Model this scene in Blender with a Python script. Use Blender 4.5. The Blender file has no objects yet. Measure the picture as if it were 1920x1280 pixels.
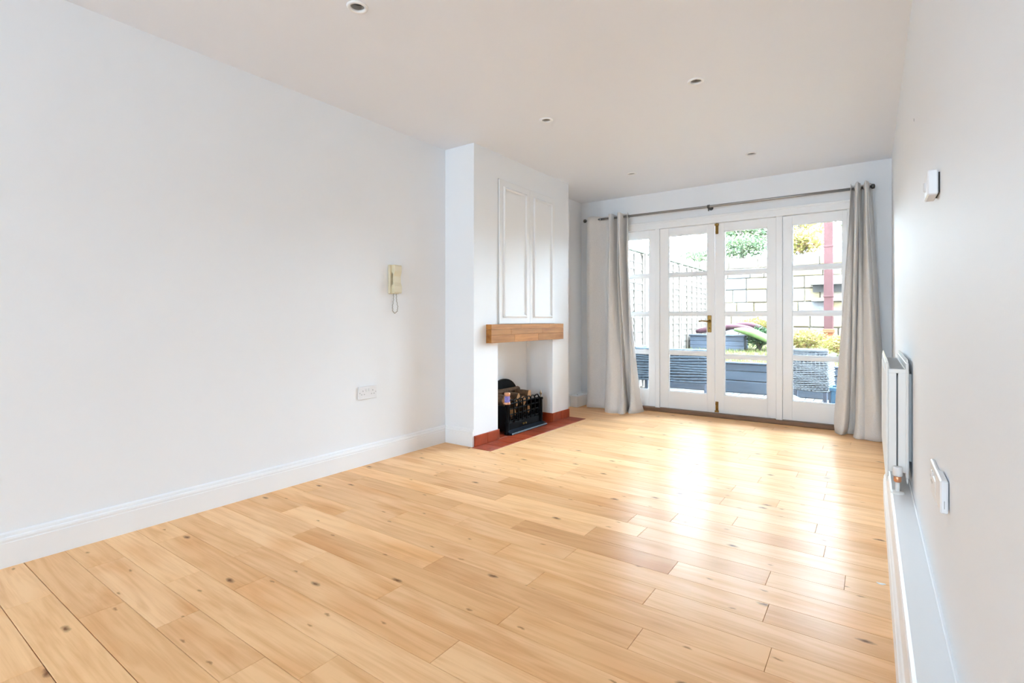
import bpy, math, random
from mathutils import Vector, Matrix, noise as mnoise

# ------------------------------------------------------------------ camera, world, lights, exposure
scene = bpy.context.scene
C = scene.collection
H_CAM = 1.005
YAW = 0.6176
cam_data = bpy.data.cameras.new('camera')
cam_data.sensor_width = 36.0
cam_data.lens = 959.13 / 1920 * 36.0
cam_data.shift_y = -41.2 / 1920
cam_data.clip_start = 0.02
cam_data.clip_end = 200
cam = bpy.data.objects.new('camera', cam_data)
cam.location = (0, 0, H_CAM)
cam.rotation_euler = (math.pi / 2, 0, YAW)
C.objects.link(cam)
scene.camera = cam

SKY = 29.0
world = bpy.data.worlds.new('overcast_sky')
scene.world = world
world.use_nodes = True
_bg = world.node_tree.nodes['Background']
_bg.inputs[0].default_value = (0.665, 0.835, 1.0, 1)
_bg.inputs[1].default_value = SKY

# room extents (metres): x across, y along the room, z up
XL, YC1, YC2, YB, ZC = -2.889, 3.118, 4.645, 5.510, 2.400
XCH = -2.584                      # face of the chimney breast
YR = -4.5                         # wall behind the camera
def rw(y):                        # face of the right wall (the room narrows a little towards the garden)
    return 0.149 - 0.006 * y

def area(name, loc, rot, sx, sy, power, col, portal=False):
    d = bpy.data.lights.new(name, 'AREA')
    d.shape = 'RECTANGLE'; d.size = sx; d.size_y = sy
    d.energy = power; d.color = col
    if portal:
        d.cycles.is_portal = True
    o = bpy.data.objects.new(name, d)
    o.location = loc; o.rotation_euler = rot
    C.objects.link(o)
    return o
FILL_WINDOWS = ((-2.43, -1.83), (-0.66, 0.05)); WZ0, WZ1 = 0.95, 2.06     # unseen sash windows added behind the camera to fill the room with light
# sky portals: the added fill windows behind the camera, and the garden doors
for _x0, _x1 in FILL_WINDOWS:
    area('fill_window_portal', ((_x0 + _x1) / 2, YR - 0.06, (WZ0 + WZ1) / 2), (math.pi / 2, 0, 0), _x1 - _x0, WZ1 - WZ0, 1, (1, 1, 1), portal=True)
area('garden_door_portal', (-1.36, YB + 0.16, 1.05), (-math.pi / 2, 0, 0), 2.4, 2.1, 1, (1, 1, 1), portal=True)

vs = scene.view_settings
vs.view_transform = 'Standard'
vs.look = 'None'
vs.gamma = 1.0
vs.use_curve_mapping = False
vs.exposure = 1.17
scene.cycles.max_bounces = 8
scene.cycles.diffuse_bounces = 6
scene.cycles.glossy_bounces = 3
scene.cycles.use_adaptive_sampling = True
scene.cycles.adaptive_threshold = 0.08
scene.cycles.adaptive_min_samples = 16
scene.cycles.transparent_max_bounces = 16
scene.cycles.sample_clamp_indirect = 6.0
scene.cycles.use_denoising = True

# ------------------------------------------------------------------ materials
def _new(name):
    m = bpy.data.materials.new(name)
    m.use_nodes = True
    nt = m.node_tree
    return m, nt, nt.nodes, nt.links, nt.nodes['Principled BSDF']

def mat(name, col, rough=0.5, metal=0.0, var=0.0, scale=8.0, bump=0.0, bscale=60.0, coat=0.0, stretch=(1, 1, 1), col2=None, spec=0.5):
    m, nt, N, L, B = _new(name)
    B.inputs['Roughness'].default_value = rough
    B.inputs['Metallic'].default_value = metal
    B.inputs['Specular IOR Level'].default_value = spec
    if coat:
        B.inputs['Coat Weight'].default_value = coat
        B.inputs['Coat Roughness'].default_value = 0.1
    tc = N.new('ShaderNodeTexCoord')
    mp = N.new('ShaderNodeMapping'); mp.inputs['Scale'].default_value = stretch
    L.new(tc.outputs['Object'], mp.inputs['Vector'])
    nz = N.new('ShaderNodeTexNoise'); nz.inputs['Scale'].default_value = scale; nz.inputs['Detail'].default_value = 5
    L.new(mp.outputs[0], nz.inputs['Vector'])
    rp = N.new('ShaderNodeValToRGB')
    c2 = col2 if col2 else tuple(c * (1 - var) for c in col)
    rp.color_ramp.elements[0].position = 0.3; rp.color_ramp.elements[0].color = (*c2, 1)
    rp.color_ramp.elements[1].position = 0.7; rp.color_ramp.elements[1].color = (*col, 1)
    L.new(nz.outputs['Fac'], rp.inputs['Fac'])
    L.new(rp.outputs['Color'], B.inputs['Base Color'])
    if bump:
        n2 = N.new('ShaderNodeTexNoise'); n2.inputs['Scale'].default_value = bscale; n2.inputs['Detail'].default_value = 3
        L.new(mp.outputs[0], n2.inputs['Vector'])
        bp = N.new('ShaderNodeBump'); bp.inputs['Strength'].default_value = bump; bp.inputs['Distance'].default_value = 0.01
        L.new(n2.outputs['Fac'], bp.inputs['Height'])
        L.new(bp.outputs[0], B.inputs['Normal'])
    return m

def wood(name, light, dark, rough, along='X', grain=1.0, coat=0.0, knots=True, tint=True, knot_col=(0.17, 0.065, 0.022), bump=0.05, spec=0.5, floor=False):
    """planed timber: long streaks along one axis, slow figure, scattered knots; each piece shifted by its own random number"""
    m, nt, N, L, B = _new(name)
    B.inputs['Roughness'].default_value = rough
    B.inputs['Specular IOR Level'].default_value = spec
    if coat:
        B.inputs['Coat Weight'].default_value = coat; B.inputs['Coat Roughness'].default_value = 0.12
    tc = N.new('ShaderNodeTexCoord'); oi = N.new('ShaderNodeObjectInfo')
    mul = N.new('ShaderNodeMath'); mul.operation = 'MULTIPLY'; mul.inputs[1].default_value = 61.7
    L.new(oi.outputs['Random'], mul.inputs[0])
    add = N.new('ShaderNodeVectorMath'); add.operation = 'ADD'
    L.new(tc.outputs['Object'], add.inputs[0]); L.new(mul.outputs[0], add.inputs[1])
    rag = N.new('ShaderNodeTexNoise'); rag.inputs['Scale'].default_value = 42; rag.inputs['Detail'].default_value = 3
    L.new(add.outputs[0], rag.inputs['Vector'])
    ragc = N.new('ShaderNodeVectorMath'); ragc.operation = 'MULTIPLY_ADD'; ragc.inputs[1].default_value = (0.016, 0.016, 0.016)
    L.new(rag.outputs['Color'], ragc.inputs[0]); L.new(add.outputs[0], ragc.inputs[2])
    def mapped(a, b, ragged=False):
        mp = N.new('ShaderNodeMapping')
        s = {'X': (a, b, b), 'Y': (b, a, b), 'Z': (b, b, a)}[along]
        mp.inputs['Scale'].default_value = s
        L.new((ragc if ragged else add).outputs[0], mp.inputs['Vector'])
        return mp
    g = N.new('ShaderNodeTexNoise'); g.inputs['Scale'].default_value = 1; g.inputs['Detail'].default_value = 7; g.inputs['Roughness'].default_value = 0.62
    g.inputs['Distortion'].default_value = 0.35
    L.new(mapped(3.0 if floor else 2.2, (105 if floor else 46) * grain).outputs[0], g.inputs['Vector'])
    f = N.new('ShaderNodeTexNoise'); f.inputs['Scale'].default_value = 1; f.inputs['Detail'].default_value = 3; f.inputs['Distortion'].default_value = 2.2 if floor else 1.2
    L.new(mapped(1.3 if floor else 1.6, (13 if floor else 8) * grain).outputs[0], f.inputs['Vector'])
    mx = N.new('ShaderNodeMath'); mx.operation = 'MULTIPLY_ADD'; mx.inputs[1].default_value = 0.40 if floor else 0.55
    L.new(g.outputs['Fac'], mx.inputs[0])
    mf = N.new('ShaderNodeMath'); mf.operation = 'MULTIPLY'; mf.inputs[1].default_value = 0.66 if floor else 0.5
    L.new(f.outputs['Fac'], mf.inputs[0]); L.new(mf.outputs[0], mx.inputs[2])
    rp = N.new('ShaderNodeValToRGB')
    rp.color_ramp.elements[0].position = 0.34; rp.color_ramp.elements[0].color = (*dark, 1)
    rp.color_ramp.elements[1].position = 0.60; rp.color_ramp.elements[1].color = (*light, 1)
    L.new(mx.outputs[0], rp.inputs['Fac'])
    col = rp.outputs['Color']
    if floor:            # slow patches of redder heartwood
        hz = N.new('ShaderNodeTexNoise'); hz.inputs['Scale'].default_value = 1; hz.inputs['Detail'].default_value = 2
        L.new(mapped(1.7, 5.0).outputs[0], hz.inputs['Vector'])
        hr = N.new('ShaderNodeValToRGB')
        hr.color_ramp.elements[0].position = 0.52; hr.color_ramp.elements[0].color = (1, 1, 1, 1)
        hr.color_ramp.elements[1].position = 0.72; hr.color_ramp.elements[1].color = (0.90, 0.78, 0.66, 1)
        L.new(hz.outputs['Fac'], hr.inputs['Fac'])
        hm = N.new('ShaderNodeMix'); hm.data_type = 'RGBA'; hm.blend_type = 'MULTIPLY'; hm.inputs[0].default_value = 1.0
        L.new(col, hm.inputs[6]); L.new(hr.outputs['Color'], hm.inputs[7]); col = hm.outputs[2]
    if knots:
        v = N.new('ShaderNodeTexVoronoi'); v.voronoi_dimensions = '2D'; v.inputs['Scale'].default_value = 1.0; v.inputs['Randomness'].default_value = 1.0
        L.new(mapped(1.9, 4.6, True).outputs[0], v.inputs['Vector'])
        kr = N.new('ShaderNodeValToRGB')
        kr.color_ramp.elements[0].position = 0.012; kr.color_ramp.elements[0].color = (1, 1, 1, 1)
        kr.color_ramp.elements[1].position = 0.060 if floor else 0.065; kr.color_ramp.elements[1].color = (0, 0, 0, 1)
        L.new(v.outputs['Distance'], kr.inputs['Fac'])
        gt = N.new('ShaderNodeMath'); gt.operation = 'GREATER_THAN'; gt.inputs[1].default_value = 0.58 if floor else 0.7
        sep = N.new('ShaderNodeSeparateColor'); L.new(v.outputs['Color'], sep.inputs[0]); L.new(sep.outputs[0], gt.inputs[0])
        km = N.new('ShaderNodeMath'); km.operation = 'MULTIPLY'; L.new(kr.outputs['Color'], km.inputs[0]); L.new(gt.outputs[0], km.inputs[1])
        k2 = N.new('ShaderNodeMath'); k2.operation = 'MULTIPLY'; k2.inputs[1].default_value = 0.92; L.new(km.outputs[0], k2.inputs[0])
        mixk = N.new('ShaderNodeMix'); mixk.data_type = 'RGBA'
        L.new(k2.outputs[0], mixk.inputs[0]); L.new(col, mixk.inputs[6]); mixk.inputs[7].default_value = (*knot_col, 1)
        col = mixk.outputs[2]
    if floor:            # small dark flecks and pin knots
        v2 = N.new('ShaderNodeTexVoronoi'); v2.voronoi_dimensions = '2D'; v2.inputs['Scale'].default_value = 1.0
        L.new(mapped(5.5, 17.0, True).outputs[0], v2.inputs['Vector'])
        k3 = N.new('ShaderNodeValToRGB')
        k3.color_ramp.elements[0].position = 0.03; k3.color_ramp.elements[0].color = (0.75, 0.75, 0.75, 1)
        k3.color_ramp.elements[1].position = 0.10; k3.color_ramp.elements[1].color = (0, 0, 0, 1)
        L.new(v2.outputs['Distance'], k3.inputs['Fac'])
        g3 = N.new('ShaderNodeMath'); g3.operation = 'GREATER_THAN'; g3.inputs[1].default_value = 0.88
        s3 = N.new('ShaderNodeSeparateColor'); L.new(v2.outputs['Color'], s3.inputs[0]); L.new(s3.outputs[0], g3.inputs[0])
        m3 = N.new('ShaderNodeMath'); m3.operation = 'MULTIPLY'; L.new(k3.outputs['Color'], m3.inputs[0]); L.new(g3.outputs[0], m3.inputs[1])
        x3 = N.new('ShaderNodeMix'); x3.data_type = 'RGBA'; L.new(m3.outputs[0], x3.inputs[0]); L.new(col, x3.inputs[6]); x3.inputs[7].default_value = (0.36, 0.155, 0.055, 1)
        col = x3.outputs[2]
    if tint:
        mt = N.new('ShaderNodeMix'); mt.data_type = 'RGBA'; mt.blend_type = 'MULTIPLY'; mt.inputs[0].default_value = 1.0
        L.new(col, mt.inputs[6]); L.new(oi.outputs['Color'], mt.inputs[7])
        col = mt.outputs[2]
    L.new(col, B.inputs['Base Color'])
    if bump:
        bp = N.new('ShaderNodeBump'); bp.inputs['Strength'].default_value = bump; bp.inputs['Distance'].default_value = 0.004
        L.new(g.outputs['Fac'], bp.inputs['Height']); L.new(bp.outputs[0], B.inputs['Normal'])
    return m

def tinted(name, rough, var=0.25, scale=6.0, bump=0.3, bscale=25.0, col=(1, 1, 1), spec=0.5):
    """colour comes from the piece's own object colour, mottled by noise"""
    m, nt, N, L, B = _new(name)
    B.inputs['Specular IOR Level'].default_value = spec
    B.inputs['Roughness'].default_value = rough
    oi = N.new('ShaderNodeObjectInfo'); tc = N.new('ShaderNodeTexCoord')
    add = N.new('ShaderNodeVectorMath'); add.operation = 'ADD'
    mul = N.new('ShaderNodeMath'); mul.operation = 'MULTIPLY'; mul.inputs[1].default_value = 37.0
    L.new(oi.outputs['Random'], mul.inputs[0]); L.new(tc.outputs['Object'], add.inputs[0]); L.new(mul.outputs[0], add.inputs[1])
    nz = N.new('ShaderNodeTexNoise'); nz.inputs['Scale'].default_value = scale; nz.inputs['Detail'].default_value = 6
    L.new(add.outputs[0], nz.inputs['Vector'])
    rp = N.new('ShaderNodeValToRGB')
    rp.color_ramp.elements[0].position = 0.3; rp.color_ramp.elements[0].color = tuple(c * (1 - var) for c in col) + (1,)
    rp.color_ramp.elements[1].position = 0.65; rp.color_ramp.elements[1].color = (*col, 1)
    L.new(nz.outputs['Fac'], rp.inputs['Fac'])
    mt = N.new('ShaderNodeMix'); mt.data_type = 'RGBA'; mt.blend_type = 'MULTIPLY'; mt.inputs[0].default_value = 1.0
    L.new(rp.outputs['Color'], mt.inputs[6]); L.new(oi.outputs['Color'], mt.inputs[7]); L.new(mt.outputs[2], B.inputs['Base Color'])
    bp = N.new('ShaderNodeBump'); bp.inputs['Strength'].default_value = bump; bp.inputs['Distance'].default_value = 0.02
    n2 = N.new('ShaderNodeTexNoise'); n2.inputs['Scale'].default_value = bscale; n2.inputs['Detail'].default_value = 4
    L.new(add.outputs[0], n2.inputs['Vector']); L.new(n2.outputs['Fac'], bp.inputs['Height']); L.new(bp.outputs[0], B.inputs['Normal'])
    return m

def glass(name):
    m, nt, N, L, B = _new(name)
    out = N['Material Output']
    N.remove(B)
    tr = N.new('ShaderNodeBsdfTransparent'); tr.inputs[0].default_value = (0.97, 0.985, 0.98, 1)
    gl = N.new('ShaderNodeBsdfGlossy'); gl.inputs['Roughness'].default_value = 0.02
    fr = N.new('ShaderNodeFresnel'); fr.inputs[0].default_value = 1.45
    mx = N.new('ShaderNodeMixShader')
    L.new(fr.outputs[0], mx.inputs[0]); L.new(tr.outputs[0], mx.inputs[1]); L.new(gl.outputs[0], mx.inputs[2])
    L.new(mx.outputs[0], out.inputs['Surface'])
    return m

def leafmat(name, c1, c2, c3):
    m, nt, N, L, B = _new(name)
    B.inputs['Roughness'].default_value = 0.6; B.inputs['Specular IOR Level'].default_value = 0.08
    g = N.new('ShaderNodeNewGeometry')
    rp = N.new('ShaderNodeValToRGB')
    rp.color_ramp.elements[0].color = (*c1, 1); rp.color_ramp.elements[1].color = (*c3, 1)
    e = rp.color_ramp.elements.new(0.5); e.color = (*c2, 1)
    L.new(g.outputs['Random Per Island'], rp.inputs['Fac']); L.new(rp.outputs['Color'], B.inputs['Base Color'])
    out = N['Material Output']
    tl = N.new('ShaderNodeBsdfTranslucent'); L.new(rp.outputs['Color'], tl.inputs[0])
    mx = N.new('ShaderNodeMixShader'); mx.inputs[0].default_value = 0.35
    L.new(B.outputs[0], mx.inputs[1]); L.new(tl.outputs[0], mx.inputs[2]); L.new(mx.outputs[0], out.inputs['Surface'])
    return m

def fabric(name, col, col2):
    m, nt, N, L, B = _new(name)
    B.inputs['Roughness'].default_value = 0.85
    B.inputs['Sheen Weight'].default_value = 0.25
    tc = N.new('ShaderNodeTexCoord')
    nz = N.new('ShaderNodeTexNoise'); nz.inputs['Scale'].default_value = 220; nz.inputs['Detail'].default_value = 2
    L.new(tc.outputs['Object'], nz.inputs['Vector'])
    rp = N.new('ShaderNodeValToRGB')
    rp.color_ramp.elements[0].position = 0.35; rp.color_ramp.elements[0].color = (*col2, 1)
    rp.color_ramp.elements[1].position = 0.65; rp.color_ramp.elements[1].color = (*col, 1)
    L.new(nz.outputs['Fac'], rp.inputs['Fac']); L.new(rp.outputs['Color'], B.inputs['Base Color'])
    out = N['Material Output']
    tl = N.new('ShaderNodeBsdfTranslucent'); tl.inputs[0].default_value = (*col, 1)
    mx = N.new('ShaderNodeMixShader'); mx.inputs[0].default_value = 0.03
    L.new(B.outputs[0], mx.inputs[1]); L.new(tl.outputs[0], mx.inputs[2]); L.new(mx.outputs[0], out.inputs['Surface'])
    return m

M = {}
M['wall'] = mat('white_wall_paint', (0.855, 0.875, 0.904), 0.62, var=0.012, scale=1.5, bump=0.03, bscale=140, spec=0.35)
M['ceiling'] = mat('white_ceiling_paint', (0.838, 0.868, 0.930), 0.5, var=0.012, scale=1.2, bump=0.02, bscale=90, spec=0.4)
M['gloss'] = mat('white_satin_woodwork_paint', (0.875, 0.882, 0.895), 0.32, var=0.01, scale=3)
M['satin'] = mat('white_eggshell_panel_paint', (0.868, 0.878, 0.893), 0.6, var=0.01, scale=3, spec=0.3)
M['rad'] = mat('white_radiator_enamel', (0.86, 0.855, 0.84), 0.3, var=0.01)
M['plastic'] = mat('white_plastic', (0.80, 0.80, 0.815), 0.4, var=0.01)
M['cream'] = mat('cream_plastic', (0.72, 0.65, 0.47), 0.4, var=0.03)
M['creamcord'] = mat('greyed_cord', (0.42, 0.40, 0.37), 0.5, var=0.05)
M['hole'] = mat('dark_void', (0.03, 0.028, 0.026), 0.8)
M['grey'] = mat('grey_plastic', (0.42, 0.42, 0.42), 0.5)
M['board'] = wood('honey_oak_floorboard', (0.935, 0.58, 0.305), (0.78, 0.43, 0.20), 0.285, 'X', 1.0, bump=0.02, spec=0.055, floor=True)
M['mantel'] = wood('oak_mantel_block', (0.49, 0.22, 0.060), (0.31, 0.115, 0.028), 0.5, 'Y', 0.8, tint=True, spec=0.25)
M['sub'] = mat('dark_subfloor', (0.16, 0.09, 0.045), 0.8)
M['thresh'] = wood('dark_threshold_wood', (0.24, 0.13, 0.07), (0.12, 0.06, 0.03), 0.5, 'X', 1.0, tint=False, knots=False)
M['tile'] = tinted('red_quarry_tile', 0.38, var=0.3, scale=14, bump=0.05, bscale=60, spec=0.2)
M['grout'] = mat('tile_grout', (0.30, 0.12, 0.08), 0.8, var=0.1)
M['iron'] = mat('black_cast_iron', (0.0035, 0.0035, 0.0042), 0.5, bump=0.06, bscale=180, spec=0.1)
M['ash'] = mat('blue_black_ashpan_metal', (0.008, 0.012, 0.020), 0.42, spec=0.14)
M['brass'] = mat('aged_brass', (0.34, 0.20, 0.06), 0.35, metal=1.0, var=0.3, scale=40)
M['pewter'] = mat('dull_bronze_finial', (0.33, 0.24, 0.16), 0.35, metal=0.8, var=0.3, scale=60)
M['copper'] = mat('copper_metal', (0.75, 0.36, 0.20), 0.3, metal=0.8, var=0.1)
M['blue_label'] = mat('blue_patterned_label', (0.07, 0.10, 0.55), 0.4, col2=(0.40, 0.33, 0.66), scale=70)
M['bark'] = mat('log_bark', (0.16, 0.085, 0.04), 0.85, var=0.6, scale=30, bump=0.6, bscale=50, stretch=(1, 1, 1))
M['logend'] = mat('sawn_log_end', (0.56, 0.27, 0.095), 0.7, var=0.45, scale=45)
M['rod'] = mat('brushed_grey_metal_rod', (0.30, 0.29, 0.28), 0.32, metal=0.85)
M['rod_end'] = mat('dark_metal_finial', (0.10, 0.095, 0.09), 0.3, metal=0.8)
M['chrome'] = mat('polished_eyelet_metal', (0.75, 0.74, 0.72), 0.15, metal=1.0)
M['curtain'] = fabric('grey_taupe_curtain_cloth', (0.80, 0.772, 0.750), (0.71, 0.68, 0.655))
M['glass'] = glass('clear_pane')
M['lamp'] = mat('frosted_lamp_lens', (0.10, 0.10, 0.10), 0.25, var=0.2, scale=120)
# garden
M['deck'] = wood('silvered_deck_plank', (0.1092, 0.1056, 0.1020), (0.0672, 0.0660, 0.0636), 0.7, 'Y', 0.8, knots=False, spec=0.08)
M['sleeper'] = wood('blue_grey_painted_timber', (0.050, 0.064, 0.082), (0.032, 0.043, 0.057), 0.65, 'X', 0.7, knots=False, spec=0.08)
M['fence'] = wood('weathered_fence_slat', (0.1299, 0.1127, 0.0978), (0.0644, 0.0563, 0.0471), 0.8, 'Y', 0.8, knots=False, spec=0.08)
M['fence_cap'] = wood('mossy_fence_rail', (0.0683, 0.0714, 0.0525), (0.0378, 0.0420, 0.0304), 0.8, 'Y', 0.8, knots=False, spec=0.08)
M['stone'] = tinted('pale_stone_block', 0.85, var=0.22, scale=3.0, bump=0.6, bscale=14, spec=0.08)
M['mortar'] = mat('lime_mortar', (0.17, 0.155, 0.125), 0.9, var=0.2, spec=0.08)
M['soil'] = mat('garden_soil', (0.096, 0.077, 0.048), 0.95, var=0.4, bump=0.5, spec=0.08)
M['grass'] = leafmat('bed_grass', (0.0808, 0.1107, 0.0291), (0.1278, 0.1508, 0.0440), (0.1756, 0.1756, 0.0656))
M['leaf_g'] = leafmat('green_leaf', (0.0625, 0.0998, 0.0539), (0.0977, 0.1349, 0.0734), (0.1551, 0.1733, 0.0944))
M['leaf_y'] = leafmat('yellow_green_leaf', (0.1622, 0.1622, 0.0440), (0.2168, 0.1883, 0.0557), (0.2130, 0.1120, 0.0579))
M['leaf_d'] = leafmat('dark_green_leaf', (0.0189, 0.0430, 0.0189), (0.0330, 0.0618, 0.0283), (0.0496, 0.0864, 0.0381))
M['trunk'] = mat('pale_tree_bark', (0.1664, 0.1408, 0.1216), 0.85, var=0.4, scale=10, bump=0.4, stretch=(1, 1, 0.3), spec=0.08)
M['redpost'] = mat('faded_red_paint', (0.072, 0.034, 0.034), 0.6, var=0.3, scale=9, spec=0.08)
M['white_stone'] = mat('white_painted_ledge', (0.2880, 0.2752, 0.2560), 0.7, var=0.08, spec=0.08)
M['wicker'] = mat('blue_grey_wicker', (0.052, 0.066, 0.082), 0.5, var=0.4, scale=40, spec=0.08)
M['wicker2'] = mat('grey_wicker', (0.12, 0.128, 0.135), 0.5, var=0.4, scale=40, spec=0.08)
M['dark_metal'] = mat('dark_chair_frame', (0.06, 0.07, 0.09), 0.4, metal=0.4, spec=0.08)
M['planter'] = wood('slate_blue_planter', (0.066, 0.084, 0.115), (0.048, 0.062, 0.086), 0.6, 'X', 0.7, knots=False, tint=False, spec=0.08)
M['maroon'] = mat('maroon_rolled_cloth', (0.066, 0.030, 0.038), 0.6, var=0.25, scale=12, spec=0.08)
M['limeroll'] = mat('green_rolled_mat', (0.1452, 0.2268, 0.0840), 0.6, var=0.2, scale=10, spec=0.08)
M['terra'] = mat('terracotta_pot', (0.1830, 0.0707, 0.0374), 0.8, var=0.2, spec=0.08)
M['teal'] = mat('blue_plastic_crate', (0.018, 0.045, 0.070), 0.4, var=0.1, spec=0.08)
M['paleblue'] = mat('pale_blue_board', (0.07, 0.082, 0.085), 0.5, var=0.15, spec=0.08)
M['redplastic'] = mat('red_plastic', (0.35, 0.05, 0.045), 0.4, spec=0.08)
M['brick'] = mat('outer_brickwork', (0.45, 0.36, 0.30), 0.9, var=0.2)

# ------------------------------------------------------------------ mesh helpers
class MB:
    def __init__(self):
        self.v = []; self.f = []; self.smooth = []
    def add(self, vs_, fs, smooth=False):
        o = len(self.v)
        self.v += [tuple(p) for p in vs_]
        self.f += [tuple(i + o for i in f) for f in fs]
        self.smooth += [smooth] * len(fs)
        return self
    def box(self, x0, x1, y0, y1, z0, z1, ch=0.0):
        if x0 > x1: x0, x1 = x1, x0
        if y0 > y1: y0, y1 = y1, y0
        if z0 > z1: z0, z1 = z1, z0
        if ch <= 0:
            p = [(x, y, z) for z in (z0, z1) for y in (y0, y1) for x in (x0, x1)]
            return self.add(p, [(0, 2, 3, 1), (4, 5, 7, 6), (0, 1, 5, 4), (2, 6, 7, 3), (0, 4, 6, 2), (1, 3, 7, 5)])
        ch = min(ch, (x1 - x0) / 2.01, (y1 - y0) / 2.01, (z1 - z0) / 2.01)
        c = [(x0, x1), (y0, y1), (z0, z1)]
        pts = {}; V = []
        for sx in (0, 1):
            for sy in (0, 1):
                for sz in (0, 1):
                    for ax in range(3):
                        q = []
                        for k, s in enumerate((sx, sy, sz)):
                            val = c[k][s]
                            if k != ax: val += ch if s == 0 else -ch
                            q.append(val)
                        pts[(sx, sy, sz, ax)] = len(V); V.append(tuple(q))
        F = []
        P = lambda a, b, d, ax: pts[(a, b, d, ax)]
        for s in (0, 1):
            F.append((P(s, 0, 0, 0), P(s, 1, 0, 0), P(s, 1, 1, 0), P(s, 0, 1, 0)))
            F.append((P(0, s, 0, 1), P(1, s, 0, 1), P(1, s, 1, 1), P(0, s, 1, 1)))
            F.append((P(0, 0, s, 2), P(1, 0, s, 2), P(1, 1, s, 2), P(0, 1, s, 2)))
        for a in (0, 1):
            for b in (0, 1):
                F.append((P(0, a, b, 1), P(1, a, b, 1), P(1, a, b, 2), P(0, a, b, 2)))
                F.append((P(a, 0, b, 0), P(a, 1, b, 0), P(a, 1, b, 2), P(a, 0, b, 2)))
                F.append((P(a, b, 0, 0), P(a, b, 1, 0), P(a, b, 1, 1), P(a, b, 0, 1)))
                for d in (0, 1):
                    F.append((P(a, b, d, 0), P(a, b, d, 1), P(a, b, d, 2)))
        F = list(dict.fromkeys(F))
        return self.add(V, F)
    def quad(self, a, b, c, d):
        return self.add([a, b, c, d], [(0, 1, 2, 3)])
    def tube(self, pts, r, n=8, closed=False, cap=True):
        pts = [Vector(p) for p in pts]
        k = len(pts); V = []; F = []
        rad = r if isinstance(r, (list, tuple)) else [r] * k
        up = None
        for i, p in enumerate(pts):
            if closed:
                t = pts[(i + 1) % k] - pts[i - 1]
            else:
                t = pts[min(i + 1, k - 1)] - pts[max(i - 1, 0)]
            t.normalize()
            if up is None:
                up = Vector((0, 0, 1)) if abs(t.z) < 0.9 else Vector((1, 0, 0))
            a = t.cross(up)
            if a.length < 1e-6: a = t.orthogonal()
            a.normalize(); b = a.cross(t).normalized(); up = b
            for j in range(n):
                w = 2 * math.pi * j / n
                V.append(p + (a * math.cos(w) + b * math.sin(w)) * rad[i])
        rng = k if closed else k - 1
        for i in range(rng):
            for j in range(n):
                a0 = i * n + j; a1 = i * n + (j + 1) % n
                b0 = ((i + 1) % k) * n + j; b1 = ((i + 1) % k) * n + (j + 1) % n
                F.append((a0, a1, b1, b0))
        self.add(V, F, True)
        if cap and not closed:
            o = len(self.v) - k * n
            self.f.append(tuple(o + j for j in reversed(range(n)))); self.smooth.append(False)
            self.f.append(tuple(o + (k - 1) * n + j for j in range(n))); self.smooth.append(False)
        return self
    def lathe(self, prof, origin=(0, 0, 0), axis='z', n=24, smooth=True):
        """prof: list of (r, h) pairs"""
        V = []; F = []
        ox, oy, oz = origin
        for r, hh in prof:
            for j in range(n):
                w = 2 * math.pi * j / n
                a, b = r * math.cos(w), r * math.sin(w)
                if axis == 'z': V.append((ox + a, oy + b, oz + hh))
                elif axis == 'y': V.append((ox + a, oy + hh, oz + b))
                else: V.append((ox + hh, oy + a, oz + b))
        for i in range(len(prof) - 1):
            for j in range(n):
                F.append((i * n + j, i * n + (j + 1) % n, (i + 1) * n + (j + 1) % n, (i + 1) * n + j))
        self.add(V, F, smooth)
        return self
    def extrude(self, prof, axis, a0, a1, ox=0, oy=0, oz=0, mirror=1):
        """prof (u, z) swept along x or y"""
        V = []
        n = len(prof)
        for a in (a0, a1):
            for u, z in prof:
                V.append((ox + mirror * u, a, oz + z) if axis == 'y' else (a, oy + mirror * u, oz + z))
        F = [(i, (i + 1) % n, n + (i + 1) % n, n + i) for i in range(n)]
        F += [tuple(range(n)), tuple(range(2 * n - 1, n - 1, -1))]
        return self.add(V, F)
    def map(self, fn):
        self.v = [tuple(fn(*p)) for p in self.v]
        return self
    def mesh(self, name, material, off=(0, 0, 0)):
        me = bpy.data.meshes.new(name)
        me.from_pydata([(p[0] - off[0], p[1] - off[1], p[2] - off[2]) for p in self.v], [], self.f)
        me.polygons.foreach_set('use_smooth', self.smooth)
        if material: me.materials.append(M[material] if isinstance(material, str) else material)
        me.validate()
        import bmesh
        bm = bmesh.new(); bm.from_mesh(me)
        bmesh.ops.recalc_face_normals(bm, faces=bm.faces)
        bm.to_mesh(me); bm.free()
        me.update()
        return me
    def build(self, name, material, parent=None, at=None):
        """world-space vertices; origin at `at` (or at the parent's world place)"""
        base = world_of(parent) if parent else Vector((0, 0, 0))
        if at is None:
            org = base
        else:
            org = Vector(at)
        me = self.mesh(name, material, org)
        o = bpy.data.objects.new(name, me)
        C.objects.link(o)
        o.location = org - base
        if parent: o.parent = parent
        return o

def world_of(o):
    p = Vector((0, 0, 0))
    while o is not None:
        p += Vector(o.location); o = o.parent
    return p

def tag(o, label=None, cat=None, group=None, kind=None):
    if label: o['label'] = label
    if cat: o['category'] = cat
    if group: o['group'] = group
    if kind: o['kind'] = kind
    return o

def thing(name, loc, label, cat, group=None):
    o = bpy.data.objects.new(name, None)
    o.empty_display_size = 0.05
    o.location = loc
    C.objects.link(o)
    return tag(o, label, cat, group)

def struct(o, label, cat):
    return tag(o, label, cat, kind='structure')

def copy_tree(o, parent=None):
    c = o.copy(); C.objects.link(c); c.parent = parent
    for ch in list(o.children): copy_tree(ch, c)
    return c

rnd = random.Random(7)

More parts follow.
